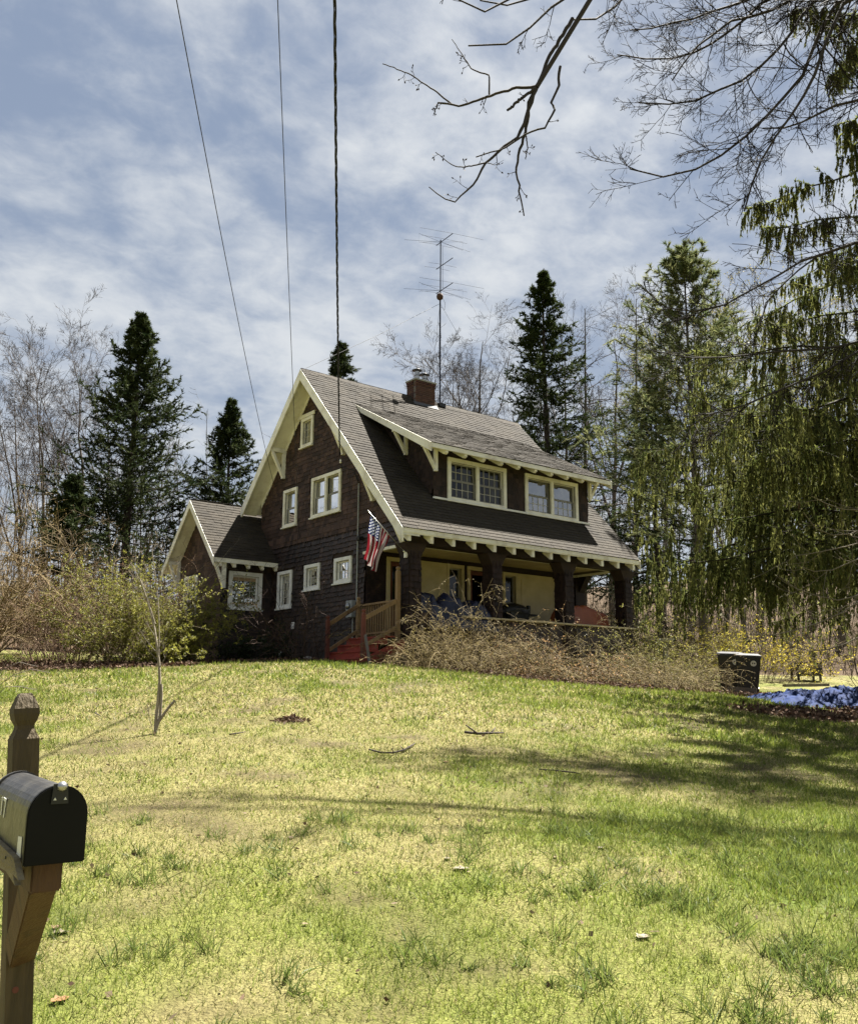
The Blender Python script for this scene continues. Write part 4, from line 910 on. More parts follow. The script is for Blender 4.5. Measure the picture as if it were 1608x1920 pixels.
def arch_solid(w, hh, a0, a1, z0=0.0): return [V(ml(a0, s, z+z0)) for s, z in arch(w, hh)], V(ma*(a1-a0))
p, e = arch_solid(MW, MH, .012, ML); MB().prism(p, e).build('box_body', MATS['mailbox_paint'], mx_, bevel=.002)
p, e = arch_solid(MW+.012, MH+.006, -.006, .012, -.004); MB().prism(p, e).build('front_door', MATS['mailbox_door'], mx_, bevel=.003)
p, e = arch_solid(MW+.016, MH+.008, ML-.006, ML+.012, -.003); MB().prism(p, e).build('back_rim', MATS['mailbox_paint'], mx_, bevel=.002)
MB().lathe(ml(-.012, .003, MH+.002), [(.004,-.016),(.012,-.010),(.014,.0),(.009,.007),(.002,.010)], 14).build('latch', MATS['steel'], mx_, smooth=True)
MB().prism([V(ml(-.008, -.022, MH-.045)), V(ml(-.008, .022, MH-.045)), V(ml(-.008, .018, MH+.006)), V(ml(-.008, -.018, MH+.006))], V(ma*-.004)).build('latch_plate', MATS['black_metal'], mx_)
for s in (-.013, .013): MB().prism([V(ml(-.0125, s-.004, MH-.035)), V(ml(-.0125, s+.004, MH-.035)), V(ml(-.0125, s, MH-.028))], V(ma*-.002)).build('rivet', MATS['sticker'], mx_)
def mark(pts, name, mat):                               # flat marks on the left side, coordinates (a back, z)
    MB().prism([V(ml(a, -MW/2-.0012, z)) for a, z in pts], V(-ms*.0012)).build(name, MATS[mat], mx_)
dg = .30
mark([(dg+.060,.085),(dg+.050,.085),(dg+.050,.135),(dg+.060,.135)], 'digit', 'sticker')
mark([(dg+.020,.083),(dg+.010,.083),(dg-.004,.135),(dg+.034,.137),(dg+.034,.128),(dg+.008,.126)], 'digit', 'sticker')
mark([(.10,.012),(.055,.010),(.055,.062),(.10,.058)], 'side_label', 'sticker')
# post and its carpentry
PT, PBt = at(47, 1300, 3.09), at(30, 1900, 3.09); PBt = PT+(PBt-PT)*1.75; pax = nrm(PT-PBt); pw = .082
ps, pa = nrm(np.cross(ma, pax)), None; pa = np.cross(pax, ps)
def sq(c, w): return [V(c+ps*(i*w/2)+pa*(j*w/2)) for i, j in ((-1,-1),(1,-1),(1,1),(-1,1))]
m = MB(); prof = [(1.0, -1.9), (1.0, -.148), (.66, -.116), (.64, -.105), (.84, -.088), (.97, -.066), (.95, -.05), (.60, -.012), (.42, 0.0)]; ring = []
for k, (w, z) in enumerate(prof): ring.append(sq(PT+pax*z, pw*w))
for A, B in zip(ring[:-1], ring[1:]): m.add(A+B, [(0,1,5,4),(1,2,6,5),(2,3,7,6),(3,0,4,7)])
m.add(ring[-1], [(0,1,2,3)]); m.build('post', MATS['post_wood'], po, bevel=.0)
arm0 = ml(ML+.08, 0, -.052); arm1 = ml(.06, .0, -.045); MB().beam(V(arm0), V(arm1), .078, .078).build('arm', MATS['wet_wood'], po, bevel=.004)
br0 = PT+pax*(-.80)-pa*.0-ma*.03; br1 = ml(.13, .0, -.055); MB().beam(V(br0), V(br1), .076, .076, up=tuple(ma)).build('brace', MATS['wet_wood'], po, bevel=.004)
b0, b1 = ml(ML+.03, -MW/2-.012, .002), ml(-.00, -MW/2-.012, -.004)
MB().prism([V(ml(ML+.03, -MW/2-.018, .03)), V(ml(.06, -MW/2-.018, .012)), V(ml(-.02, -MW/2-.018, -.032)), V(ml(.05, -MW/2-.018, -.028)), V(ml(.01, -MW/2-.018, -.050)), V(ml(.14, -MW/2-.018, -.034)), V(ml(ML+.03, -MW/2-.018, -.05))], V(ms*.016)).build('side_board', MATS['old_board'], po)
for a_, z_ in ((.33, .006), (.14, .0)): MB().lathe(ml(a_, -MW/2-.020, z_), [(.004,0),(.004,.003)], 8, axis=Matrix(np.stack([ma, mz, -ms], 1).tolist())).build('nail', MATS['black_metal'], po)
kn = PT+pax*(-.905)-pa*(pw/2+.001)
MB().lathe(kn-ps*.012, [(.010,0),(.010,.0015)], 10, axis=Matrix(np.stack([ps, pax, -pa], 1).tolist())).build('knot', MATS['red_brown_wood'], po)

# ---------------------------------------------------------------- bins, tarp pile and small things at the right
def bin_(px, d, rz_, label, lean=0.0, s=1.0):
    g = gp(px, d); t = thing('wheeled_bin', label, 'bin', g, 'black bins at the lawn edge'); M4 = Matrix.Translation(V(g)) @ Matrix.Rotation(rz_, 4, 'Z') @ Matrix.Rotation(lean, 4, 'Y')
    def put(m, name, mat, par, **k): m.v = [tuple(M4 @ (Vector(p)*s)) for p in m.v]; return m.build(name, MATS[mat], par, **k)
    m = MB(); z0, z1 = .06, 1.0; A = [(-.24,-.20,z0),(.24,-.20,z0),(.24,.22,z0),(-.24,.22,z0)]; B = [(-.31,-.34,z1),(.31,-.34,z1),(.31,.36,z1),(-.31,.36,z1)]
    m.add(A+B, [(3,2,1,0),(4,5,6,7),(0,1,5,4),(1,2,6,5),(2,3,7,6),(3,0,4,7)]); bd = put(m, 'bin_body', 'bin_plastic', t, bevel=.03)
    put(MB().box(-.33,.33,-.36,.38,.965,1.0), 'rim', 'bin_plastic', t, bevel=.008)
    m = MB(); P = [(-.335,-.38,1.003),(.335,-.38,1.003),(.335,.40,1.003),(-.335,.40,1.003),(-.335,-.38,1.035),(.335,-.38,1.035),(.335,.40,1.05),(-.335,.40,1.05),(-.24,-.24,1.085),(.24,-.24,1.085),(.24,.30,1.095),(-.24,.30,1.095)]
    m.add(P, [(3,2,1,0),(0,1,5,4),(1,2,6,5),(2,3,7,6),(3,0,4,7),(4,5,9,8),(5,6,10,9),(6,7,11,10),(7,4,8,11),(8,9,10,11)]); put(m, 'lid', 'bin_lid', t, bevel=.008)
    put(MB().tube([(-.2,.40,.93),(-.2,.46,.95),(.2,.46,.95),(.2,.40,.93)], .018, 8), 'handle', 'bin_plastic', t)
    for sx in (-1, 1): put(MB().lathe((sx*.25,.26,.12), [(.04,-.03),(.12,-.03),(.12,.03),(.04,.03)], 16, axis=Matrix.Rotation(R_(90), 3, 'Y')), 'wheel', 'bin_plastic', t)
    put(MB().lathe((.13,-.331,.83), [(.075,0),(.075,.008)], 18, axis=Matrix.Rotation(R_(98), 3, 'X')), 'round_sticker', 'sticker', bd)
    put(MB().lathe((.105,-.340,.835), [(.018,0),(.018,.004)], 10, axis=Matrix.Rotation(R_(98), 3, 'X')).lathe((.155,-.340,.835), [(.018,0),(.018,.004)], 10, axis=Matrix.Rotation(R_(98), 3, 'X')), 'sticker_print', 'bin_plastic', bd)
bin_(1371, 24.5, -YAW-R_(24), 'rear of the two black wheeled bins, its pale lid standing higher', R_(3), 1.03)
bin_(1402, 23.5, -YAW-R_(18), 'front black wheeled bin with round white sticker at the lawn edge', R_(3), .97)
def gh(x, y): return h(np.asarray(x), np.asarray(y))
def build_tarp():
    nx, ny = 150, 50; u, v = np.meshgrid(np.linspace(0, 1, nx), np.linspace(0, 1, ny), indexing='ij'); r = 7.25+u*5.8; d = 19.0+v*2.2-.25*np.sin(u*3)+(fbm(u*6, v*6, 2.0, 61, 3)-.5)*.5
    x, y = wxy(r, d); n1 = 1-np.abs(fbm(r, d, .75, 51, 3)-.5)*2; n2 = 1-np.abs(fbm(r, d*1.3, .30, 57, 3)-.5)*2
    e = np.clip(np.minimum(np.minimum(u, 1-u)*9, np.minimum(v, 1-v)*4), 0, 1)
    z = h(x, y)+.02+e*(.06+.26*np.clip(u*2.2, .15, 1)*(n1**2)+.13*n2**3+.06*fbm(r, d, .16, 71, 2))
    i = np.arange(nx*ny).reshape(nx, ny); q = np.stack([i[:-1,:-1], i[1:,:-1], i[1:,1:], i[:-1,1:]], -1)
    o = NB().add(np.stack([x, y, z], -1), q=q).build('tarp_pile', MATS['blue_tarp'], smooth=True); tag(o, 'crumpled bright blue tarp lying on the ground beyond the leaf bank', 'tarp')
build_tarp()
g = gp(1384, 22.6); eb = MB()
A = gp(1357, 22.9); B = gp(1418, 22.5); eb.beam((A[0],A[1],A[2]+.1), (B[0],B[1],B[2]+.09), .05, .24)
tag(eb.build('edging_board', MATS['grey_wood'], bevel=.006), 'short weathered edging board on the ground before the bins', 'board')
# birdbath among the shrubs
g = gp(1251, 27.0); zt_ = at(1251, 1199, 27.0)[2]; bb = thing('birdbath', 'pale stone birdbath half hidden among yellow shrubs', 'birdbath', g)
MB().lathe((g[0], g[1], zt_), [(.05,-.12),(.20,-.08),(.27,-.01),(.27,.0),(.25,.0),(.18,-.05),(.01,-.06)], 20).build('bowl', MATS['concrete'], bb, smooth=True)
MB().lathe((g[0], g[1], g[2]-.05), [(.16,0),(.15,.08),(.08,.16),(.07,zt_-g[2]-.14),(.10,zt_-g[2]-.06)], 14).build('pedestal', MATS['concrete'], bb, smooth=True)
# dark bench / cart at the far edge of the yard
g = gp(1512, 31.0); ct = thing('garden_cart', 'dark garden cart standing at the far edge of the yard', 'cart', g); cz = g[2]
def cb(r0, r1, d0, d1, z0, z1, name, mat):
    P = []
    for z in (z0, z1):
        for r, d in ((r0,d0),(r1,d0),(r1,d1),(r0,d1)): P.append((g[0]+_R[0]*r+FH[0]*d, g[1]+_R[1]*r+FH[1]*d, cz+z))
    MB().add(P, [(0,3,2,1),(4,5,6,7),(0,1,5,4),(1,2,6,5),(2,3,7,6),(3,0,4,7)]).build(name, MATS[mat], ct, bevel=.01)
cb(-.42, .45, -.35, .35, .50, .60, 'tray', 'black_metal'); cb(-.15, .45, -.34, .34, .16, .50, 'box', 'black_metal'); cb(.30, .45, .1, .3, .62, .95, 'backrest', 'black_metal')
for r in (-.35, .38):
    for d in (-.28, .28): cb(r-.035, r+.035, d-.035, d+.035, -.1, .50, 'leg', 'black_metal')
A = gp(1470, 28.6); B = gp(1553, 29.0); tag(MB().beam((A[0],A[1],A[2]+.03), (B[0],B[1],B[2]+.03), .16, .09).build('timber', MATS['grey_wood'], bevel=.01), 'long grey timber lying on the far grass below the cart', 'timber')
# sticks, leaves and a mound on the lawn
def stick(pts, r, label, side=()):
    P = [];
    for px, py in pts:
        v = ray(px, py); lo, hi = 2.0, 30.0
        for _ in range(40):
            mid = (lo+hi)/2; q = CAM+v*mid
            if q[2] > float(h(q[0:1], q[1:2])[0]): lo = mid
            else: hi = mid
        P.append(q+np.array([0,0,r*1.2+.012]))
    m = MB().tube(P, [r]*(len(P)-1)+[r*.5], 6); 
    for k, (dx, dy, dz) in side: m.tube([P[k], P[k]+np.array([dx,dy,dz])], [r*.7, r*.4], 5)
    return tag(m.build('fallen_stick', MATS['bark_dark'], smooth=True), label, 'stick', 'sticks on the lawn')
stick([(871,1378),(895,1381),(920,1380),(944,1379)], .017, 'thick dark stick lying right of centre on the lawn', [(1,(-.1,.1,.10)),(2,(.12,.05,.06))])
stick([(692,1410),(715,1416),(738,1416),(757,1411),(772,1402),(778,1398)], .010, 'long crooked twig lying on the lawn below the steps', [(3,(.1,.2,.03)),(2,(-.1,-.1,.05))])
stick([(1010,1447),(1040,1449),(1075,1453),(1090,1456)], .008, 'thin twig lying in the tree shadow on the lawn')
stick([(430,1381),(445,1379),(460,1376)], .009, 'short twig lying right of the young sapling')
stick([(178,1340),(190,1347)], .009, 'tiny twig lying left of the young sapling')
def lawn_pt(px, py):
    v = ray(px, py); lo, hi = 2.0, 30.0
    for _ in range(40):
        mid = (lo+hi)/2; q = CAM+v*mid
        if q[2] > float(h(q[0:1], q[1:2])[0]): lo = mid
        else: hi = mid
    return q
pmat('leaf_orange', (.17, .075, .02), (.11, .048, .014), .7, 30); pmat('leaf_pale', (.15, .125, .08), (.10, .08, .052), .7, 30); pmat('leaf_brown', (.17, .095, .05), (.10, .06, .035), .8, 30)
def leaf(px, py, s, rot, mat, label):
    p = lawn_pt(px, py); m = MB(); n = 7; top = []; bot = []
    for i in range(n):
        t = i/(n-1); w = .36*math.sin(math.pi*min(1, t*1.05+.02))**.8*(1+.25*math.sin(i*2.6)); z = .25*(t-.5)**2+.02*math.sin(i*3); top.append((t-.5, w, z+w*.35)); bot.append((t-.5, -w, z+w*.25))
    mid = [((a[0]), 0, .25*(a[0])**2) for a in top]; vs = top+mid+bot; f = [(i, i+1, n+i+1, n+i) for i in range(n-1)]+[(n+i, n+i+1, 2*n+i+1, 2*n+i) for i in range(n-1)]
    c, s_ = math.cos(rot), math.sin(rot); m.add([(p[0]+s*(x*c-y*s_), p[1]+s*(x*s_+y*c), p[2]+.006+s*z) for x, y, z in vs], f)
    tag(m.build('fallen_leaf', MATS[mat], smooth=True), label, 'leaf', 'single leaves on the lawn')
leaf(113, 1879, .085, .3, 'leaf_orange', 'single orange fallen leaf in the grass right of the mailbox post')
leaf(865, 1632, .10, -.5, 'leaf_pale', 'pale curled leaf lying mid lawn below the tree shadow')
leaf(838, 1612, .06, .8, 'leaf_pale', 'small pale leaf just above the pale curled leaf mid lawn')
leaf(1127, 1592, .055, .1, 'leaf_pale', 'small pale leaf on green grass at the shadow edge')
leaf(836, 1430, .07, .4, 'leaf_orange', 'little reddish leaf in the middle of the lawn')
leaf(112, 1752, .08, -.4, 'leaf_pale', 'pale fallen leaf beside the lower mailbox post')
leaf(106, 1742, .07, .9, 'leaf_brown', 'brown fallen leaf behind the pale one by the mailbox post')
leaf(1205, 1760, .09, .2, 'leaf_pale', 'pale torn leaf among tall grass near the lower edge')
p = lawn_pt(545, 1352); mm = NB(); n_ = 300; a = rng.uniform(0, 2*np.pi, n_); rr_ = rng.uniform(0, 1, n_)**.9*.24; zz_ = .06*np.clip(1-(rr_/.18)**2, 0, 1)
blades(mm, np.stack([p[0]+rr_*np.cos(a), p[1]+rr_*np.sin(a), p[2]+zz_*rng.uniform(.6, 1, n_)], 1), rng.normal(size=(n_, 3))*np.array([1, 1, .4]), rng.uniform(.03, .08, n_), rng.uniform(.02, .04, n_), c=np.array([.13,.080,.048])*rng.uniform(.4, 1.7, (n_, 1)), diamond=True)
tag(mm.build('dirt_mound', MATS['litter']), 'small mound of brown dirt and leaves on the lawn', 'mound')

# ---------------------------------------------------------------- vegetation helpers
def mixc(c1, c2, n, pw=1.0):
    t = rng.random((n, 1))**pw; return (np.array(c1)*(1-t)+np.array(c2)*t)*rng.uniform(.75, 1.25, (n, 1))
def needles(nb, P, Rr, n, l, w, c1, c2, t=(.05, 1.0), spread=.9, bias=(0, 0, 0)):
    M = len(P); tt = rng.uniform(t[0], t[1], (M, n)); pos, tan, _ = interp(P, Rr, tt)
    d = tan+rng.normal(size=tan.shape)*spread+np.array(bias); N = M*n
    c = np.repeat(mixc(c1, c2, M), n, 0)*rng.uniform(.7, 1.3, (N, 1))
    blades(nb, pos.reshape(-1, 3), d.reshape(-1, 3), l*rng.uniform(.6, 1.3, N), w*rng.uniform(.7, 1.3, N), c=c); return nb
def leaves(nb, P, Rr, n, l, w, c1, c2, t=(.1, 1.0), bias=(0, 0, .2)):
    M = len(P); tt = rng.uniform(t[0], t[1], (M, n)); pos, tan, _ = interp(P, Rr, tt); N = M*n
    d = tan*.6+rng.normal(size=tan.shape)*.8+np.array(bias)
    blades(nb, pos.reshape(-1, 3), d.reshape(-1, 3), l*rng.uniform(.6, 1.3, N), w*rng.uniform(.7, 1.3, N), c=mixc(c1, c2, N), diamond=True); return nb
def resample(pts, K):
    pts = np.asarray(pts, float); s = np.concatenate([[0], np.cumsum(np.linalg.norm(np.diff(pts, axis=0), axis=1))]); t = np.linspace(0, s[-1], K)
    return np.stack([np.interp(t, s, pts[:, k]) for k in range(3)], 1)
def trunk_of(base, top, r, K=12, wig=.012, sides=8, r1=.12):
    H = np.linalg.norm(top-base); P = base+(top-base)*np.linspace(0, 1, K)[:, None]; P[1:-1] += np.cumsum(rng.normal(size=(K-2, 3))*np.array([1, 1, 0])*H*wig*.3, 0)*.5
    P[0, 2] -= .3; Rr = r*(np.linspace(1, r1, K)); Rr[0] *= 1.35
    return P[None], Rr[None]
def conifer(name, label, px, py, d, rad, cat='tree', nbr=170, bare=.10, lift=(.75, -.12), up=.05, sub=11, nn_=20, nl=.17, nw=.045, c1=(.014, .026, .010), c2=(.060, .074, .026), prof=.85, group=None, tr=.16, sublen=(.22, .42), bark='bark_dark', flat=.7, leafm='needles'):
    base = gp(px, d); top = at(px, py, d); base[:2] = top[:2]; base[2] = float(gxy(top[0], top[1])[2]); H = top[2]-base[2]
    t = thing(name, label, cat, base, group); TP, TR = trunk_of(base, top, tr, r1=.08, wig=.004)
    tubes(NB(), TP, TR, 8, c=(.03, .022, .016)).build('trunk', MATS[bark], t, smooth=True)
    tt = np.sort(bare+(1-bare)*(rng.random(nbr)**.85)*.985); az = np.arange(nbr)*2.39996+rng.normal(size=nbr)*.35
    Ln = rad*(1.02-tt)**prof*rng.uniform(.55, 1.22, nbr)*np.clip((tt-bare*.5)/.16+.55, .5, 1); Ln = np.maximum(Ln, .12)
    lf = lift[1]+(lift[0]-lift[1])*((tt-bare)/(1-bare))**1.4+rng.normal(size=nbr)*.09
    pos, _, _ = interp(TP, TR, tt[None]); P = walk(pos[0], np.stack([np.cos(az), np.sin(az), lf], 1), Ln, 7, .06, (0, 0, up)); Rr = (.012+.016*Ln/rad)[:, None]*np.linspace(1, .25, 7)[None]
    S, SR = grow(P, Rr, sub, (.15, 1), (32, 62), sublen, 4, .08, (0, 0, -.02), .5, flat=flat, minr=.004)
    br = NB(); tubes(br, P, Rr, 4, c=(.03, .022, .016)); ribbons(br, S, SR, c=(.035, .026, .018)); br.build('branches', MATS['twigs'], t)
    nn_ = int(nn_*.78); nw *= 1.2; cr_ = NB(); needles(cr_, S, SR, nn_, nl, nw, c1, c2, (.0, 1.0), .55); needles(cr_, P, Rr, nn_*2, nl, nw, c1, c2, (.25, 1.0), .7); needles(cr_, TP, TR, 60, nl, nw, c1, c2, (.9, 1.0), .8)
    tag(cr_.build('crown', MATS[leafm], t)); return t
def bare_tree(name, label, px, py, d, r, n=(12, 6, 5, 4), t0=.35, ang=((28, 55), (28, 60), (25, 60), (25, 60)), ratio=((.28, .5), (.35, .6), (.4, .7), (.4, .8)), up=.06, bark='bark_grey', c=(.09, .074, .06), group=None, base_px=None, minr=.006, wig=.03, buds=None, K=(6, 5, 4, 3), forks=0):
    top = at(px, py, d); b = gp(base_px if base_px is not None else px, d); t = thing(name, label, 'tree', b, group)
    TP, TR = trunk_of(b, top, r, wig=wig, r1=.10); nb = NB()
    if forks:
        P2, R2 = grow(TP, TR, forks, (.25, .5), (14, 28), (.6, .8), 12, .03, (0, 0, .03), .75, tip=.12); TP = np.concatenate([TP, P2]); TR = np.concatenate([TR, R2])
    tk = NB(); tubes(tk, TP, TR, 7); tk.build('trunk', MATS[bark], t, smooth=True)
    P, Rr = TP, TR; t_ = (t0, 1.0)
    for k, m in enumerate(n):
        P, Rr = grow(P, Rr, m, t_, ang[k], ratio[k], K[k], .10, (0, 0, up), .55, minr=minr); t_ = (.2, 1.0); (ribbons if k >= 2 else tubes)(nb, P, Rr, c=np.array(c)*np.random.default_rng(k).uniform(.9, 1.1))
    nb.build('branches', MATS['twigs'], t)
    if buds: bd = NB(); leaves(bd, P, Rr, buds[0], buds[1], buds[1]*.6, buds[2], buds[3]); bd.build('buds', MATS['leaves'], t)
    return t
def shrub(name, label, r, d, hw, hd, hgt, ns, cat='shrub', n=(8, 5), arch=-.10, c1=(.16, .115, .07), c2=(.30, .23, .14), leaf=None, group=None, lean=.55, rad=.010, wig=.16, mesh_leaf='leaves', minr=.0035, up2=.0, base_spread=.55):
    x, y = wxy(r, d); b = gxy(x, y); t = thing(name, label, cat, b, group); a = rng.uniform(0, 2*np.pi, ns); q = np.sqrt(rng.random(ns))
    br = r+q*np.cos(a)*hw*base_spread; bd = d+q*np.sin(a)*hd*base_spread; bx, by = wxy(br, bd); bz = h(bx, by)-.04
    orr, od = q*np.cos(a)*lean*hw, q*np.sin(a)*lean*hd
    dv = np.stack([_R[0]*orr+FH[0]*od, _R[1]*orr+FH[1]*od, np.full(ns, hgt*.8)], 1)+rng.normal(size=(ns, 3))*.18*hgt
    L = np.linalg.norm(dv, axis=1)*rng.uniform(.75, 1.25, ns)*(1.15+max(0, -arch)*1.2)
    P = walk(np.stack([bx, by, bz], 1), dv, L, 8, wig*.6, (0, 0, arch)); Rr = rad*rng.uniform(.6, 1.2, (ns, 1))*np.linspace(1, .35, 8)[None]
    nb = NB(); tubes(nb, P, Rr, 3, c=mixc(c1, c2, ns)); Q, QR = P, Rr
    for k, m in enumerate(n):
        Q, QR = grow(Q, QR, m, (.2, 1), (25, 70), (.25, .5) if k == 0 else (.3, .6), 5 if k == 0 else 4, wig, (0, 0, arch*.8+up2), .6, minr=minr); (ribbons if k == len(n)-1 else tubes)(nb, Q, QR, c=mixc(c1, c2, len(Q)))
    nb.build('stems', MATS['twigs'], t)
    if leaf:
        lb = NB(); leaves(lb, Q, QR, leaf[0], leaf[1], leaf[1]*.55, leaf[2], leaf[3]); lb.build('foliage', MATS[mesh_leaf], t)
    return t

# ---------------------------------------------------------------- conifers
conifer('fir_tree', 'tall dark fir rising left of the house behind the small wing', 266, 586, 38, 6.3, nbr=300, bare=.10, up=.05, sub=13, nn_=22, lift=(.55, -.02), prof=1.0, tr=.24, sublen=(.18, .36))
conifer('fir_tree', 'smaller dark fir close behind the left end of the main roof', 435, 748, 40, 4.6, nbr=200, bare=.08, up=.06, lift=(.6, .05), nn_=22, tr=.16, prof=1.0)
conifer('fir_tree', 'pointed tip of a dark fir showing above the roof ridge', 640, 640, 50, 6.6, nbr=170, bare=.45, up=.05, nn_=20, tr=.18, prof=1.0, lift=(.5, 0), nl=.2)
conifer('spruce_tree', 'tall dark spruce standing behind the right end of the roof', 1019, 503, 42, 6.0, nbr=270, bare=.16, up=.04, sub=12, nn_=24, lift=(.55, -.12), prof=.98, tr=.26, c1=(.018, .032, .010), c2=(.055, .070, .020))
conifer('fir_tree', 'small bushy dark evergreen at the left edge behind the tan thicket', 140, 890, 33, 3.0, nbr=130, bare=.05, nn_=22, tr=.12, prof=.95)
conifer('hemlock_tree', 'dark hemlock behind the drooping spruce at the right end of the porch', 1215, 700, 40, 4.0, nbr=160, bare=.08, up=-.03, nn_=24, lift=(.4, -.15), tr=.2, c1=(.02, .034, .014), c2=(.05, .065, .025))
conifer('pine_tree', 'pale green feathery pine rising above the drooping spruce', 1280, 476, 34, 6.6, nbr=170, bare=.28, up=.06, sub=10, nn_=46, nl=.20, nw=.030, leafm='needles_bright', lift=(.75, .12), prof=.66, tr=.2, c1=(.060, .085, .034), c2=(.180, .185, .080), flat=.3, sublen=(.16, .30), bark='bark_grey')

# ---------------------------------------------------------------- big drooping spruce at the right
def drooping_spruce():
    b = gp(1800, 17.6); H = 21.0; t = thing('drooping_spruce', 'large spruce with long hanging curtains of twigs at the right edge', 'tree', b)
    top = b+np.array([0, 0, H]); TP, TR = trunk_of(b, top, .30, wig=.003, r1=.05); tubes(NB(), TP, TR, 10).build('trunk', MATS['bark_dark'], t, smooth=True)
    n = 140; tt = np.sort(.185+.80*rng.random(n)**2.0); tt = tt[(tt < .40) | (rng.random(n) < .5)]; n = len(tt); az = np.arange(n)*2.39996+rng.normal(size=n)*.3
    Ln = np.interp(tt, [.1, .30, .40, .55, 1.0], [6.4, 6.2, 4.0, 3.2, .4])*rng.uniform(.72, 1.08, n); Ln = np.maximum(Ln, .5)
    # boughs grow out level, sag, then lift at the tips
    pos, _, _ = interp(TP, TR, tt[None]); K = 10; s = np.linspace(0, 1, K); lf = rng.normal(size=n)*.07
    out = np.stack([np.cos(az), np.sin(az), np.zeros(n)], 1); P = pos[0][:, None]+out[:, None]*(Ln[:, None]*s)[..., None]
    P[..., 2] += Ln[:, None]*(lf[:, None]*s-.42*s**1.2*(1-.62*s**1.5)+.03*np.sin(s*9+az[:, None])); P[..., :2] += np.cumsum(rng.normal(size=(n, K, 2))*.035, 1)
    Rr = (.012+.030*Ln/5)[:, None]*np.linspace(1, .15, K)[None]
    S, SR = grow(P, Rr, 12, (.12, 1), (35, 70), (.14, .30), 5, .10, (0, 0, -.06), .4, flat=.85, minr=.005)
    br = NB(); tubes(br, P, Rr, 5, c=(.045, .035, .025)); tubes(br, S, SR, 3, c=(.05, .038, .026)); 
    A, AR = np.concatenate([interp(P, Rr, np.tile(np.linspace(.1, 1, 5), (n, 1)))[0]], 1), None
    def hang(Q, QR, m, l0, l1, t0):
        M = len(Q); tq = rng.uniform(t0, 1, (M, m)); pos, tan, _ = interp(Q, QR, tq); L = rng.uniform(l0, l1, M*m)*rng.uniform(.5, 1.25, M*m)*np.interp(pos.reshape(-1, 3)[:, 2]-b[2], [6.5, 10], [1.0, .55])
        dv = np.array([0, 0, -1.])+rng.normal(size=(M*m, 3))*.13+.25*tan.reshape(-1, 3); return walk(pos.reshape(-1, 3), dv, L, 4, .07, (0, 0, -.3)), np.tile(np.linspace(.006, .003, 4), (M*m, 1))
    H1, R1 = hang(S, SR, 11, .30, .95, .05); H2, R2 = hang(P, Rr, 52, .5, 1.4, .12); Hh = np.concatenate([H1, H2]); HR = np.concatenate([R1, R2])
    ribbons(br, Hh, HR, c=mixc((.05, .045, .022), (.11, .10, .045), len(Hh))); br.build('boughs', MATS['twigs'], t)
    cr_ = NB(); needles(cr_, Hh, HR, 15, .095, .043, (.046, .060, .017), (.165, .165, .050), (0, 1), .42, (0, 0, -.5)); needles(cr_, S, SR, 26, .092, .036, (.044, .062, .016), (.140, .150, .044), (0, 1), .8); needles(cr_, P, Rr, 180, .10, .036, (.055, .075, .018), (.16, .175, .045), (.12, 1), .9, (0, 0, .35))
    cr_.build('crown', MATS['needles_bright'], t)
    cn = NB(); M = 70; i = rng.integers(0, len(Hh), M); p = Hh[i, -1]; 
    tubes(cn, np.stack([p, p-[0, 0, .04], p-[0, 0, .10], p-[0, 0, .15]], 1), np.tile(np.array([.008, .02, .02, .006]), (M, 1)), 5, c=(.10, .06, .035)); tag(cn.build('cones', MATS['twigs'], t), kind='stuff')
drooping_spruce()

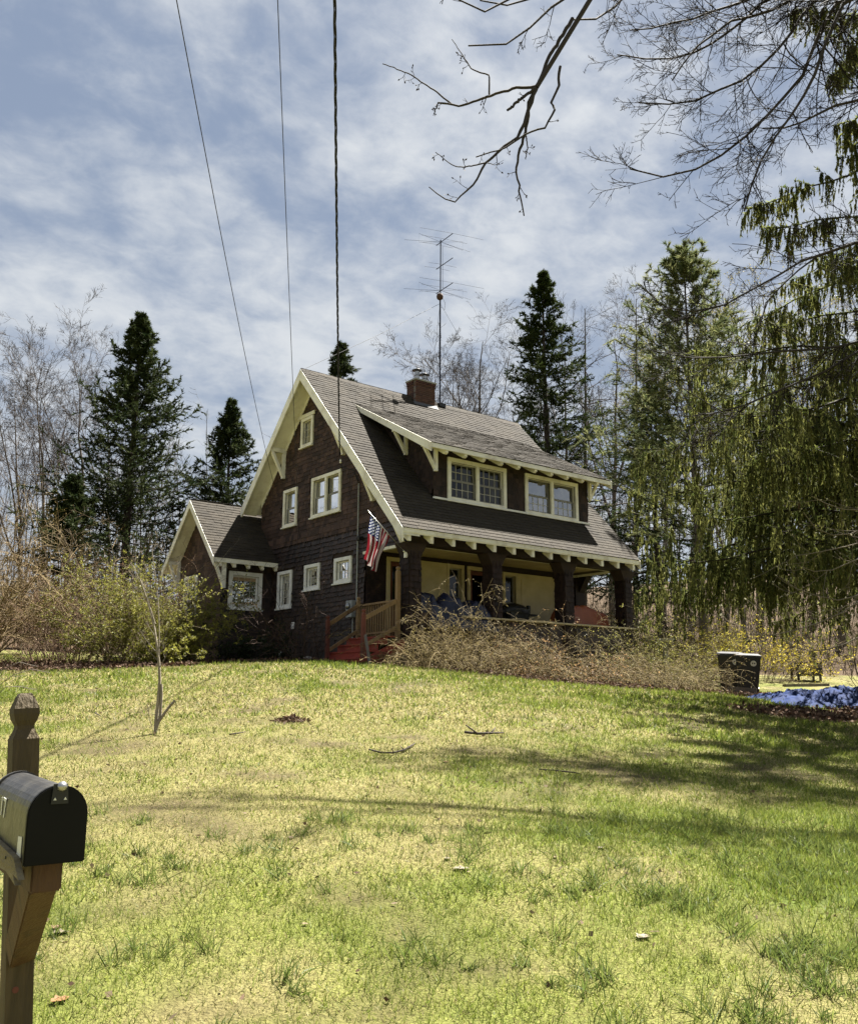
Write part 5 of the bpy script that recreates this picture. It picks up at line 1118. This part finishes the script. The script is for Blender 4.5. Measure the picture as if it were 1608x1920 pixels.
# ---------------------------------------------------------------- near bare tree whose limbs hang over the picture
def overhead_tree():
    tr_r, tr_d = 13.0, 12.5; x, y = wxy(tr_r, tr_d); b = gxy(x, y); t = thing('bare_tree', 'leafless tree beyond the right edge whose dark limbs hang into the sky', 'tree', b)
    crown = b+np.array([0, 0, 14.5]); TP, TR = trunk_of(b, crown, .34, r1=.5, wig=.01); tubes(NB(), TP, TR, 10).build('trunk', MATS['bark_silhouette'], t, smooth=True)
    def limb(pts, d0, d1, r0, r1, hook=True, z=9.0, s=.66):
        d0, d1, r0, r1, z = d0*s, d1*s, r0*s, r1*s, z*min(s*1.1, 1.45)
        n = len(pts); P = [at(px, py, d0+(d1-d0)*i/(n-1)) for i, (px, py) in enumerate(pts)]
        if hook:                                       # carry the limb on beyond the picture to the trunk
            e = b+np.array([0, 0, z]); s = P[0]; P = [e, e*.65+s*.35+np.array([0, 0, .7]), e*.3+s*.7+np.array([0, 0, .5])]+P
        P = resample(P, 22); P[1:-1] += rng.normal(size=(20, 3))*r0*.28; return P, np.linspace(r0*(1.6 if hook else 1), r1, 22)
    big, near = [], []
    near += [limb([(1900,-900),(1420,-420),(1220,-170),(1104,0),(1073,34),(1059,73),(1050,124),(1016,152),(1005,164)], 7.2, 7.0, .030, .021, True, 9.5),
        limb([(1073,34),(1045,79),(1025,113),(1016,141),(1005,164)], 7.18, 7.0, .018, .014, False), limb([(1005,161),(960,166),(948,170),(915,181),(864,198),(821,192)], 7, 6.9, .014, .008, False),
        limb([(847,195),(807,164),(768,138),(717,119)], 6.93, 6.8, .008, .004, False), limb([(917,178),(917,141),(886,130),(869,107),(847,73)], 6.95, 7.1, .009, .003, False), limb([(821,192),(812,216)], 6.9, 6.9, .006, .003, False),
        limb([(1004,164),(975,185),(951,206)], 7, 6.9, .014, .011, False), limb([(1005,166),(988,209),(971,254),(937,282),(912,305),(886,344),(852,378),(830,370),(804,350)], 7, 6.7, .019, .004, False),
        limb([(1000,175),(994,186),(985,248),(971,294),(968,322),(974,361),(982,404)], 7, 6.9, .017, .006, False), limb([(912,305),(869,313),(850,311),(816,285)], 6.85, 6.7, .007, .003, False),
        limb([(1050,124),(1044,169),(1030,195),(1043,200),(1022,237),(985,251),(948,277),(892,294)], 7.05, 6.8, .013, .005, False), limb([(985,251),(989,275),(985,298)], 6.95, 6.9, .007, .004, False)]
    big += [limb(p, d, d-.6, .027, .008, True, z, 1.42 if d < 11.9 else 1.05) for p, d, z in (
        ([(841,-10),(875,17),(912,23),(948,6),(990,-30)][::-1], 8.2, 9.6), ([(1056,-10),(1016,34),(977,68),(943,82),(878,85)], 8.4, 9.6), ([(1190,-30),(1152,17),(1124,34),(1090,42),(1075,36)], 7.6, 9.4), ([(1010,-20),(985,8),(930,8),(900,0)], 8.6, 9.8),
        ([(1570,0),(1530,73),(1502,147),(1451,203),(1395,254),(1321,316),(1236,333),(1180,316)], 9.6, 8.6), ([(1519,0),(1491,51),(1451,102),(1400,147),(1338,175),(1265,198),(1197,192)], 10.2, 8.9),
        ([(1428,0),(1389,40),(1338,79),(1293,102),(1242,113),(1157,102)], 10.4, 9.2), ([(1406,0),(1349,17),(1299,34),(1225,51),(1180,56)], 10.8, 9.4), ([(1581,0),(1547,85),(1513,169),(1485,215),(1440,271),(1411,333),(1395,395)], 9.2, 8.8),
        ([(1700,150),(1608,186),(1547,203),(1490,237),(1430,240)], 9.5, 8.2), ([(1479,0),(1417,28),(1361,45),(1300,90),(1260,150)], 9.8, 9.1), ([(1700,430),(1608,452),(1560,470),(1510,482),(1450,520),(1400,548),(1360,570),(1300,585),(1240,575)], 12.0, 6.8),
        ([(1700,420),(1608,455),(1530,480),(1480,520),(1440,560),(1425,610)], 12.4, 6.8), ([(1720,610),(1608,640),(1565,652),(1480,656),(1400,665),(1300,672),(1240,660)], 12.5, 5.6), ([(1720,610),(1608,655),(1560,690),(1500,715),(1440,740),(1380,765),(1330,775),(1290,800)], 12.2, 5.4))]
    nb = NB()
    Pn = np.stack([p for p, _ in near]); Rn = np.stack([r for _, r in near]); tubes(nb, Pn, Rn, 6)
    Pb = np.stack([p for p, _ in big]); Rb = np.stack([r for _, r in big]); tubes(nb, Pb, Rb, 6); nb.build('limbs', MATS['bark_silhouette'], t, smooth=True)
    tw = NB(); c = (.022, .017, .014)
    Q, QR = grow(Pn[2:], Rn[2:], 4, (.35, 1), (35, 75), (.08, .22), 5, .16, (0, 0, .06), .45, minr=.0019); tubes(tw, Q, QR, 4, c=c); bud = [Q]
    Q2, QR2 = grow(Q, QR, 2, (.3, 1), (30, 70), (.3, .6), 4, .15, (0, 0, .08), .6, minr=.0015); tubes(tw, Q2, QR2, 3, c=c); bud.append(Q2)
    T, TR_ = grow(Pb[4:], Rb[4:], 30, (.38, 1), (22, 55), (.11, .24), 7, .10, (0, 0, .01), .5, minr=.0075, tfall=.6); tubes(tw, T, TR_, 4, c=c)
    T0, T0R = grow(Pb[:4], Rb[:4], 7, (.45, 1), (22, 55), (.05, .12), 7, .10, (0, 0, .01), .5, minr=.005, tfall=.6); T = np.concatenate([T, T0]); TR_ = np.concatenate([TR_, T0R]); tubes(tw, T0, T0R, 4, c=c)
    T2, TR2 = grow(T, TR_, 7, (.2, 1), (25, 60), (.3, .55), 5, .12, (0, 0, .03), .6, minr=.0052); tubes(tw, T2, TR2, 3, c=c)
    T3, TR3 = grow(T2, TR2, 4, (.2, 1), (25, 65), (.35, .6), 4, .12, (0, 0, .05), .7, minr=.0044); ribbons(tw, T3, TR3, c=c); bud += [T2, T3]
    tw.build('twigs', MATS['twigs'], t)
    bb = NB()
    for Bq in bud: p = Bq[:, -1]; d = nrm(Bq[:, -1]-Bq[:, -2]); blades(bb, p-d*.004, d, .018, .010, c=np.zeros((len(p), 3))+np.array([.05, .03, .022]), diamond=True)
    bb.build('buds', MATS['twigs'], t)
overhead_tree()
def budded_tree():
    x, y = wxy(8.0, 12.0); b = gxy(x, y); t = thing('budded_tree', 'young pale-twigged tree beyond the right edge with budded branches over the shrubs', 'tree', b)
    TP, TR = trunk_of(b, b+np.array([.2, 0, 4.6]), .07, r1=.2); tubes(NB(), TP, TR, 8).build('trunk', MATS['bark_pale'], t, smooth=True)
    L = []
    for pts, z in (([(1650,1090),(1608,1130),(1560,1160),(1480,1185),(1430,1195),(1405,1190)], 1.2), ([(1660,1170),(1608,1195),(1570,1215),(1520,1222),(1480,1210)], .9), ([(1660,1000),(1608,1020),(1560,1030),(1510,1040),(1490,1042)], 2.0), ([(1660,1040),(1608,1045),(1570,1068),(1520,1072),(1495,1060)], 1.7), ([(1650,930),(1600,960),(1560,950),(1520,930)], 2.6), ([(1650,960),(1610,1000),(1540,1005),(1505,960)], 2.2), ([(1650,1080),(1590,1130),(1500,1110),(1460,1080)], 1.5)):
        P = [b+np.array([0, 0, z])]+[at(px, py, 11.8-.5*i/len(pts)) for i, (px, py) in enumerate(pts)]; L.append(resample(P, 14))
    P = np.stack(L); Rr = np.tile(np.linspace(.018, .005, 14), (len(L), 1)); nb = NB(); tubes(nb, P, Rr, 5, c=(.22, .185, .135))
    Q, QR = grow(P, Rr, 7, (.4, 1), (25, 60), (.15, .32), 5, .13, (0, 0, .14), .6, minr=.0035); tubes(nb, Q, QR, 3, c=(.24, .20, .15))
    Q2, QR2 = grow(Q, QR, 2, (.3, 1), (25, 60), (.3, .6), 4, .12, (0, 0, .15), .6, minr=.003); tubes(nb, Q2, QR2, 3, c=(.24, .20, .15)); nb.build('branches', MATS['twigs'], t)
    bb = NB(); 
    for B in (Q, Q2): d = nrm(B[:, -1]-B[:, -2]); blades(bb, B[:, -1], d, .035, .02, c=np.zeros((len(B), 3))+np.array([.45, .42, .30]), diamond=True)
    tag(bb.build('buds', MATS['leaves'], t), kind='stuff')
budded_tree()

# ---------------------------------------------------------------- bare woods behind
W_ = 'bare trees in the right-hand woods'
for px, py, d, r in ((1096,578,44,.17),(1192,560,47,.18)):
    bare_tree('larch_tree', 'leafless straight larch with fine level twigs just right of the dark spruce' if px < 1150 else 'leafless straight larch standing left of the pale pine', px, py, d, r, n=(46, 7, 4), t0=.18, ang=((62, 95), (35, 65), (30, 60)), ratio=((.10, .22), (.25, .5), (.3, .6)), up=-.01, c=(.075, .058, .045), K=(6, 4, 3), minr=.007, wig=.004)
bare_tree('bare_tree', 'wide pale leafless tree above the ridge right of the chimney', 905, 640, 52, .22, n=(12, 7, 6, 5), t0=.25, c=(.115, .098, .085), forks=3, minr=.008)
bare_tree('bare_tree', 'low pale leafless tree just right of the antenna mast', 850, 690, 56, .16, n=(11, 6, 6, 4), t0=.3, c=(.12, .10, .09), forks=2, minr=.008)
bare_tree('bare_tree', 'leafless tree in the gap between dark spruce and first larch', 1060, 650, 58, .2, n=(12, 6, 6, 4), t0=.3, c=(.11, .09, .075), minr=.009)
bare_tree('bare_tree', 'forked leafless tree between the two larches', 1150, 640, 55, .22, n=(12, 6, 6, 4), t0=.25, c=(.10, .082, .068), forks=2, minr=.009)
for nth, px, py, d, r, f in (('first',1245,690,58,.2,1),('second',1300,600,52,.2,1),('third',1360,640,48,.17,2),('fourth',1400,700,42,.14,0),('fifth',1430,560,55,.24,1),('sixth',1480,650,46,.15,1),('seventh',1530,600,57,.22,2),('last',1585,620,50,.2,1)):
    bare_tree('bare_tree', nth+' leafless grey tree from the house in the woods behind the drooping spruce', px, py, d, r, n=(11, 6, 5, 3), t0=.25, c=(.12, .10, .075), forks=f, minr=.009, group=W_, buds=(1, .10, (.22, .19, .05), (.30, .26, .08)))
for px, py, d, r, lb in ((28,735,52,.13,'pale leafless tree at the far left edge of the woods'),(78,690,48,.13,'leafless tree with a long bare trunk left of the tall fir'),(140,685,50,.14,'leafless tree close against the left side of the tall fir'),(200,720,56,.13,'leafless tree seen through the branches of the tall fir')):
    bare_tree('bare_tree', lb, px, py, d, r, n=(13, 6, 6, 4), t0=.3, c=(.12, .10, .088), forks=2, minr=.008)
bare_tree('bare_tree', 'leafless tree beyond the left edge with branches reaching into the sky', -215, 560, 27, .18, n=(18, 7, 6, 4), t0=.35, c=(.075, .062, .052), forks=2, minr=.006, ang=((40, 75), (28, 60), (25, 60), (25, 60)))
def understory():
    nb = NB(); M = 460; rr = np.concatenate([rng.uniform(6, 30, M+160), rng.uniform(-34, -8, M), rng.uniform(-10, 6, 200)]); dd = np.concatenate([rng.uniform(33, 56, M+160), rng.uniform(31, 62, M), rng.uniform(34, 60, 200)]); x, y = wxy(rr, dd); n = len(rr)
    P = walk(np.stack([x, y, h(x, y)-.1], 1), np.stack([rng.normal(size=n)*.25, rng.normal(size=n)*.25, np.ones(n)], 1), rng.uniform(1.2, 4.2, n), 5, .1, (0, 0, .03)); Rr = rng.uniform(.012, .03, (n, 1))*np.linspace(1, .4, 5)[None]
    tubes(nb, P, Rr, 3, c=mixc((.10, .08, .055), (.20, .16, .10), n)); Q, QR = grow(P, Rr, 9, (.15, 1), (25, 65), (.25, .5), 4, .14, (0, 0, .05), .5, minr=.007); ribbons(nb, Q, QR, c=mixc((.12, .095, .06), (.30, .24, .15), len(Q)))
    Q2, Q2R = grow(Q, QR, 2, (.2, 1), (25, 65), (.4, .7), 3, .14, (0, 0, .02), .6, minr=.006); ribbons(nb, Q2, Q2R, c=mixc((.12, .095, .06), (.34, .28, .17), len(Q2)))
    tag(nb.build('undergrowth', MATS['twigs']), 'tangled brown undergrowth along the edge of the woods', 'undergrowth', kind='stuff')
    nb = NB(); M = 480; rr = rng.uniform(-62, 62, M); dd = rng.uniform(66, 105, M); x, y = wxy(rr, dd); z = h(x, y)
    P = walk(np.stack([x, y, z-.2], 1), np.stack([rng.normal(size=M)*.08, rng.normal(size=M)*.08, np.ones(M)], 1), rng.uniform(9, 16.5, M), 6, .02, (0, 0, .02)); Rr = rng.uniform(.03, .12, (M, 1))*np.linspace(1, .2, 6)[None]; cc = mixc((.10, .085, .07), (.16, .14, .115), M)
    tubes(nb, P, Rr, 4, c=cc); Q, QR = grow(P, Rr, 11, (.3, 1), (25, 60), (.18, .36), 4, .1, (0, 0, .08), .4, minr=.014); ribbons(nb, Q, QR, c=(.13, .11, .09)); Q2, Q2R = grow(Q, QR, 5, (.2, 1), (25, 60), (.35, .6), 3, .1, (0, 0, .08), .5, minr=.012); ribbons(nb, Q2, Q2R, c=(.13, .112, .095))
    tag(nb.build('far_woods', MATS['twigs']), 'far grey leafless woods along the horizon', 'woods', kind='stuff')
understory()

# ---------------------------------------------------------------- shrubs
TAN1, TAN2 = (.095, .066, .030), (.44, .345, .175)
B_ = 'brown tangled shrubs along the porch'
for r, d, hw, hd, hg, ns, lb, c1, c2 in ((-.02,21.7,.6,.6,1.15,60,'brown arching bramble right beside the red steps', TAN1, TAN2), (.80,22.0,.95,.8,1.38,85,'tangled tan bramble below the dark blue tarp', TAN1, TAN2), (1.9,22.4,1.1,.8,1.2,85,'tangled bramble with olive tips below the grill', (.09,.065,.034), (.40,.32,.16)),
        (3.1,22.8,1.1,.8,.95,85,'bramble with rusty leaves below the third porch post', TAN1, (.30,.22,.13)), (4.3,23.4,1.1,.8,.95,80,'low pale bramble below the orange cover', (.13,.095,.045), (.46,.365,.19)), (5.5,23.8,1.0,.8,1.05,75,'arching olive bramble at the right corner of the porch', (.09,.07,.032), (.40,.34,.16)), (6.3,23.6,.9,.8,.9,62,'sprawling tan bramble left of the bins', TAN1, TAN2)):
    shrub('bramble', lb, r, d, hw, hd, hg, ns, n=(8, 4), arch=-.22, c1=c1, c2=c2, lean=1.0, wig=.24, rad=.009, group=B_, base_spread=.9, leaf=(1, .06, (.20, .12, .05), (.34, .22, .11)) if 'rusty' in lb else (1, .035, (.20, .17, .05), (.34, .27, .12)))
shrub('bramble', 'thin reddish stems against the dark gable wall left of the steps', -3.05, 22.6, .75, .4, 1.6, 22, n=(7, 4), arch=-.05, c1=(.06, .035, .028), c2=(.14, .095, .075), lean=.9, wig=.2)
shrub('evergreen_shrub', 'dark leafy shrub in shade below the wing window', -4.4, 23.8, .9, .5, .75, 40, n=(7, 4), c1=(.03, .024, .018), c2=(.05, .04, .03), leaf=(3, .07, (.014, .024, .010), (.035, .05, .018)))
shrub('spring_shrub', 'large shrub in fresh yellow-green leaf left of the wing', -7.25, 23.4, 1.15, .95, 1.75, 110, n=(9, 5), arch=-.05, c1=(.13, .10, .06), c2=(.26, .20, .12), leaf=(7, .055, (.12, .13, .026), (.26, .245, .055)), lean=.85, wig=.16, base_spread=.8)
shrub('spring_shrub', 'low yellow-green shrub at the right foot of the large leafy shrub', -6.3, 22.6, .45, .5, .8, 40, n=(8, 4), arch=-.05, c1=(.13, .10, .06), c2=(.26, .20, .12), leaf=(5, .068, (.16, .17, .028), (.30, .285, .055)), lean=.9)
shrub('brown_shrub', 'rounded red-brown leafless shrub left of the yellow-green one', -9.4, 24.2, 1.4, 1.2, 2.0, 100, n=(9, 6), arch=-.06, c1=(.12, .075, .05), c2=(.26, .17, .11), leaf=(1, .03, (.20, .10, .05), (.30, .17, .08)), lean=.9, wig=.18, base_spread=.8)
shrub('bare_shrub', 'pale upright leafless stems rising behind the yellow-green shrub', -7.7, 25.0, 1.1, .8, 2.5, 26, n=(8, 4), arch=.02, c1=(.15, .12, .09), c2=(.32, .27, .20), lean=.9, rad=.014, wig=.12)
shrub('tan_thicket', 'tall tan thicket of budding branches filling the left edge', -11.6, 22.0, 1.9, 1.6, 3.2, 64, n=(11, 7), arch=-.03, c1=(.17, .12, .06), c2=(.36, .27, .14), leaf=(1, .035, (.18, .135, .055), (.28, .21, .095)), lean=.6, rad=.022, wig=.14, minr=.005, base_spread=.6)
shrub('tan_thicket', 'lower tangled tan thicket in front of the small evergreen', -11.0, 27.0, 1.9, 1.4, 2.9, 50, n=(10, 6), arch=-.03, c1=(.14, .10, .06), c2=(.30, .23, .14), leaf=(1, .03, (.24, .19, .07), (.34, .27, .12)), lean=.6, rad=.018, wig=.14, minr=.005)
shrub('forsythia', 'yellow flowering bush behind the two bins', 11.0, 30.5, 2.0, 1.0, 1.7, 70, n=(8, 4), arch=-.06, c1=(.17, .13, .07), c2=(.30, .24, .14), leaf=(2, .06, (.45, .36, .03), (.62, .50, .06)), lean=.95)
shrub('forsythia', 'yellow-green flowering bush around the birdbath', 7.9, 28.6, 1.6, 1.0, 1.6, 70, n=(8, 4), arch=-.06, c1=(.15, .12, .06), c2=(.30, .25, .13), leaf=(2, .055, (.34, .31, .04), (.50, .44, .07)), lean=.95)
shrub('olive_shrub', 'low olive-green shrub at the right end of the porch', 6.5, 25.6, 1.2, .8, 1.45, 60, n=(8, 4), arch=-.08, c1=(.13, .11, .05), c2=(.28, .25, .11), leaf=(2, .05, (.18, .18, .04), (.30, .28, .08)), lean=.9)
shrub('brown_shrub', 'thin tan brush growing around the left side of the bins', 7.2, 22.8, .5, .4, .8, 7, n=(6, 3), arch=-.04, c1=TAN1, c2=TAN2, lean=.9)
shrub('bare_shrub', 'sparse bare stems growing up through the blue tarp', 9.3, 19.4, .5, .4, 1.25, 7, n=(6, 4), arch=.0, c1=(.07, .05, .038), c2=(.15, .11, .08), lean=.9, rad=.012)
shrub('bare_shrub', 'bare reddish stems at the right edge over the blue tarp', 10.2, 18.6, .5, .4, 1.4, 8, n=(6, 4), arch=.0, c1=(.07, .05, .038), c2=(.17, .12, .08), lean=.9, rad=.012)
def sapling():
    b = lawn_pt(291, 1376); t = thing('sapling', 'slender young sapling with a cut side limb standing on the lawn', 'tree', b); d = rd(b[0], b[1])[1]
    L = [[(291,1378),(294,1330),(300,1290),(298,1240),(290,1180),(278,1130),(262,1085)], [(296,1250),(299,1190),(296,1120),(288,1060),(285,1030)], [(290,1376),(300,1345),(303,1300),(302,1283)], [(291,1170),(275,1120),(250,1060)]]
    nb = NB(); P = np.stack([resample([at(px, py, d) for px, py in l], 10) for l in L]); Rr = np.stack([np.linspace(a, c_, 10) for a, c_ in ((.022, .006), (.009, .004), (.018, .016), (.007, .003))])
    tubes(nb, P, Rr, 6); S = resample([at(px, py, d) for px, py in [(293,1362),(305,1342),(317,1326),(328,1314)]], 5)[None]; tubes(nb, S, np.linspace(.017, .016, 5)[None], 7); nb.build('trunk', MATS['bark_pale'], t, smooth=True)
    tw = NB(); Q, QR = grow(P[[0, 1, 3]], Rr[[0, 1, 3]], 14, (.35, 1), (20, 50), (.12, .3), 5, .08, (0, 0, .10), .5, minr=.0025); tubes(tw, Q, QR, 3, c=(.22, .19, .15)); Q2, QR2 = grow(Q, QR, 2, (.3, 1), (25, 50), (.3, .5), 4, .08, (0, 0, .1), .6, minr=.002); tubes(tw, Q2, QR2, 3, c=(.22, .19, .15))
    sp = resample([at(px, py, d) for px, py in [(287,1372),(280,1345),(276,1320)]], 6)[None]; Q3, Q3R = grow(sp, np.full((1, 6), .004), 8, (.2, 1), (20, 50), (.2, .5), 4, .1, (0, 0, .05), .6, minr=.002); tw.build('twigs', MATS['twigs'], t); tw = NB(); tubes(tw, sp, np.full((1, 6), .004), 4, c=(.18, .15, .12)); tubes(tw, Q3, Q3R, 3, c=(.18, .15, .12)); tw.build('root_sprout', MATS['twigs'], t)
sapling()
def left_twig():
    b = gp(-60, 7.5); t = thing('bare_shrub', 'few thin grey twigs poking in at the left edge over the lawn', 'shrub', b); L = [[(-40,1330),(10,1270),(60,1255),(95,1262)], [(-40,1330),(0,1255),(40,1215),(62,1200)], [(-40,1340),(15,1283),(50,1290),(70,1293)], [(-40,1330),(-5,1262),(30,1240),(70,1250)]]
    P = np.stack([resample([b]+[at(px, py, 7.5) for px, py in l], 10) for l in L]); Rr = np.tile(np.linspace(.007, .002, 10), (len(L), 1)); nb = NB(); tubes(nb, P, Rr, 4, c=(.20, .17, .14)); Q, QR = grow(P, Rr, 5, (.4, 1), (25, 60), (.1, .22), 4, .12, (0, 0, .05), .6, minr=.0016); tubes(nb, Q, QR, 3, c=(.22, .19, .15)); nb.build('stems', MATS['twigs'], t)
left_twig()

# ---------------------------------------------------------------- grass and fallen leaves
def grass():
    nb = NB()
    for d0, d1, dens, l, w in ((2.6, 5.2, 7000, .034, .0040), (5.2, 8, 4800, .038, .0056), (8, 12, 2200, .045, .0085), (12, 17, 1000, .06, .015), (17, 26.5, 520, .07, .023)):
        hw0 = .50*d1+6; n = int((d1-d0)*2*hw0*dens); r = rng.uniform(-hw0, hw0, n); d = rng.uniform(d0, d1, n); k = rng.random(n) < np.clip(1-(np.abs(r)-.50*d-.3)/1.2, .11*(np.abs(r) < .5*d+5.9), 1)*np.clip(1.15-(np.abs(r)-.5*d)/6, 0, 1); r, d = r[k], d[k]; x, y = wxy(r, d)
        k = (litter(x, y) < .45) & ~((x > GX-.1) & (y > .3)); bare = np.clip((fbm(x, y, .6, 77, 4)-.55)*5, 0, 1); k &= rng.random(len(x)) > bare*.72; x, y = x[k], y[k]; n = len(x); g = green(x, y)
        lush = rng.random(n) < .26+.62*g; hgt = np.where(lush, rng.uniform(.55, 1.5, n)*(1+.6*g), rng.uniform(.5, 1.2, n))*l
        dv = rng.normal(size=(n, 3)); dv[:, 2] = np.abs(dv[:, 2])*np.where(lush, 1.3, .6)+np.where(lush, .7, .22)
        c = np.where(lush[:, None], mixc((.070, .110, .014), (.195, .220, .040), n), mixc((.13, .105, .042), (.42, .375, .170), n)); z = h(x, y)-.004
        blades(nb, np.stack([x, y, z], 1), dv, hgt, w*rng.uniform(.7, 1.4, n), c=c)
    # longer tufts near the road
    M = 1100; r = np.concatenate([rng.normal(2.2, 1.2, M//2), rng.uniform(-3.2, 3.4, M-M//2)]); d = np.concatenate([rng.uniform(3.0, 7.4, M//2), 2.9+rng.random(M-M//2)**2*4.2]); k = np.abs(r) < .5*d+.4; r, d = r[k], d[k]; x, y = wxy(r, d)
    s = fbm(x, y, .55, 91, 4)+rng.normal(size=len(x))*.08; k = s > .53; x, y = x[k], y[k]; m = 34; n = len(x)*m; size = np.repeat(rng.uniform(.35, 1.1, len(x)), m)
    X = np.repeat(x, m)+rng.normal(size=n)*.045*size; Y = np.repeat(y, m)+rng.normal(size=n)*.045*size; p = np.stack([X, Y, h(X, Y)-.004], 1)
    dv = np.stack([rng.normal(size=n)*.42, rng.normal(size=n)*.42, np.ones(n)], 1); P = walk(p, dv, size*rng.uniform(.06, .17, n), 4, .10, (0, 0, -.22)); side = nrm(np.cross(P[:, 1]-P[:, 0], rng.normal(size=(n, 3)))); ws = np.array([.0028, .0026, .0019, .0003])
    v = np.stack([P-side[:, None]*ws[None, :, None], P+side[:, None]*ws[None, :, None]], 2); i = np.arange(n*8).reshape(n, 4, 2); q = np.stack([i[:, :-1, 0], i[:, :-1, 1], i[:, 1:, 1], i[:, 1:, 0]], -1)
    nb.add(v, q=q, c=np.repeat(mixc((.065, .105, .022), (.165, .190, .048), n), 8, 0))
    tag(nb.build('grass', MATS['grass']), 'short mixed green and straw grass blades of the lawn', 'grass', kind='stuff')
grass()
def litter_leaves():
    nb = NB()
    for a, b, c, e in BEDS:
        n = int(900*c*e); t = rng.uniform(0, 2*np.pi, n); q = np.sqrt(rng.random(n))*1.12; r, d = a+q*np.cos(t)*c, b+q*np.sin(t)*e; x, y = wxy(r, d); k = (litter(x, y) > .3) & ~((x > GX-.1) & (y > .3)); x, y = x[k], y[k]; n = len(x)
        dv = rng.normal(size=(n, 3))*np.array([1, 1, .55]); blades(nb, np.stack([x, y, h(x, y)+rng.uniform(0, .09, n)], 1), dv, rng.uniform(.05, .11, n), rng.uniform(.035, .07, n), c=mixc((.075, .036, .022), (.30, .20, .13), n, 1.6), diamond=True)
    n = 1900; r = rng.uniform(-8, 9, n); d = rng.uniform(3.5, 22, n); x, y = wxy(r, d); k = (litter(x, y) < .4) & (np.abs(r) < .5*d); x, y = x[k], y[k]; n = len(x)
    blades(nb, np.stack([x, y, h(x, y)+.012], 1), rng.normal(size=(n, 3))*np.array([1, 1, .2]), rng.uniform(.025, .06, n), rng.uniform(.015, .035, n), c=mixc((.10, .055, .03), (.36, .28, .18), n), diamond=True)
    tag(nb.build('leaf_litter', MATS['litter']), 'dry brown fallen leaves banked under the shrubs', 'leaves', kind='stuff')
litter_leaves()
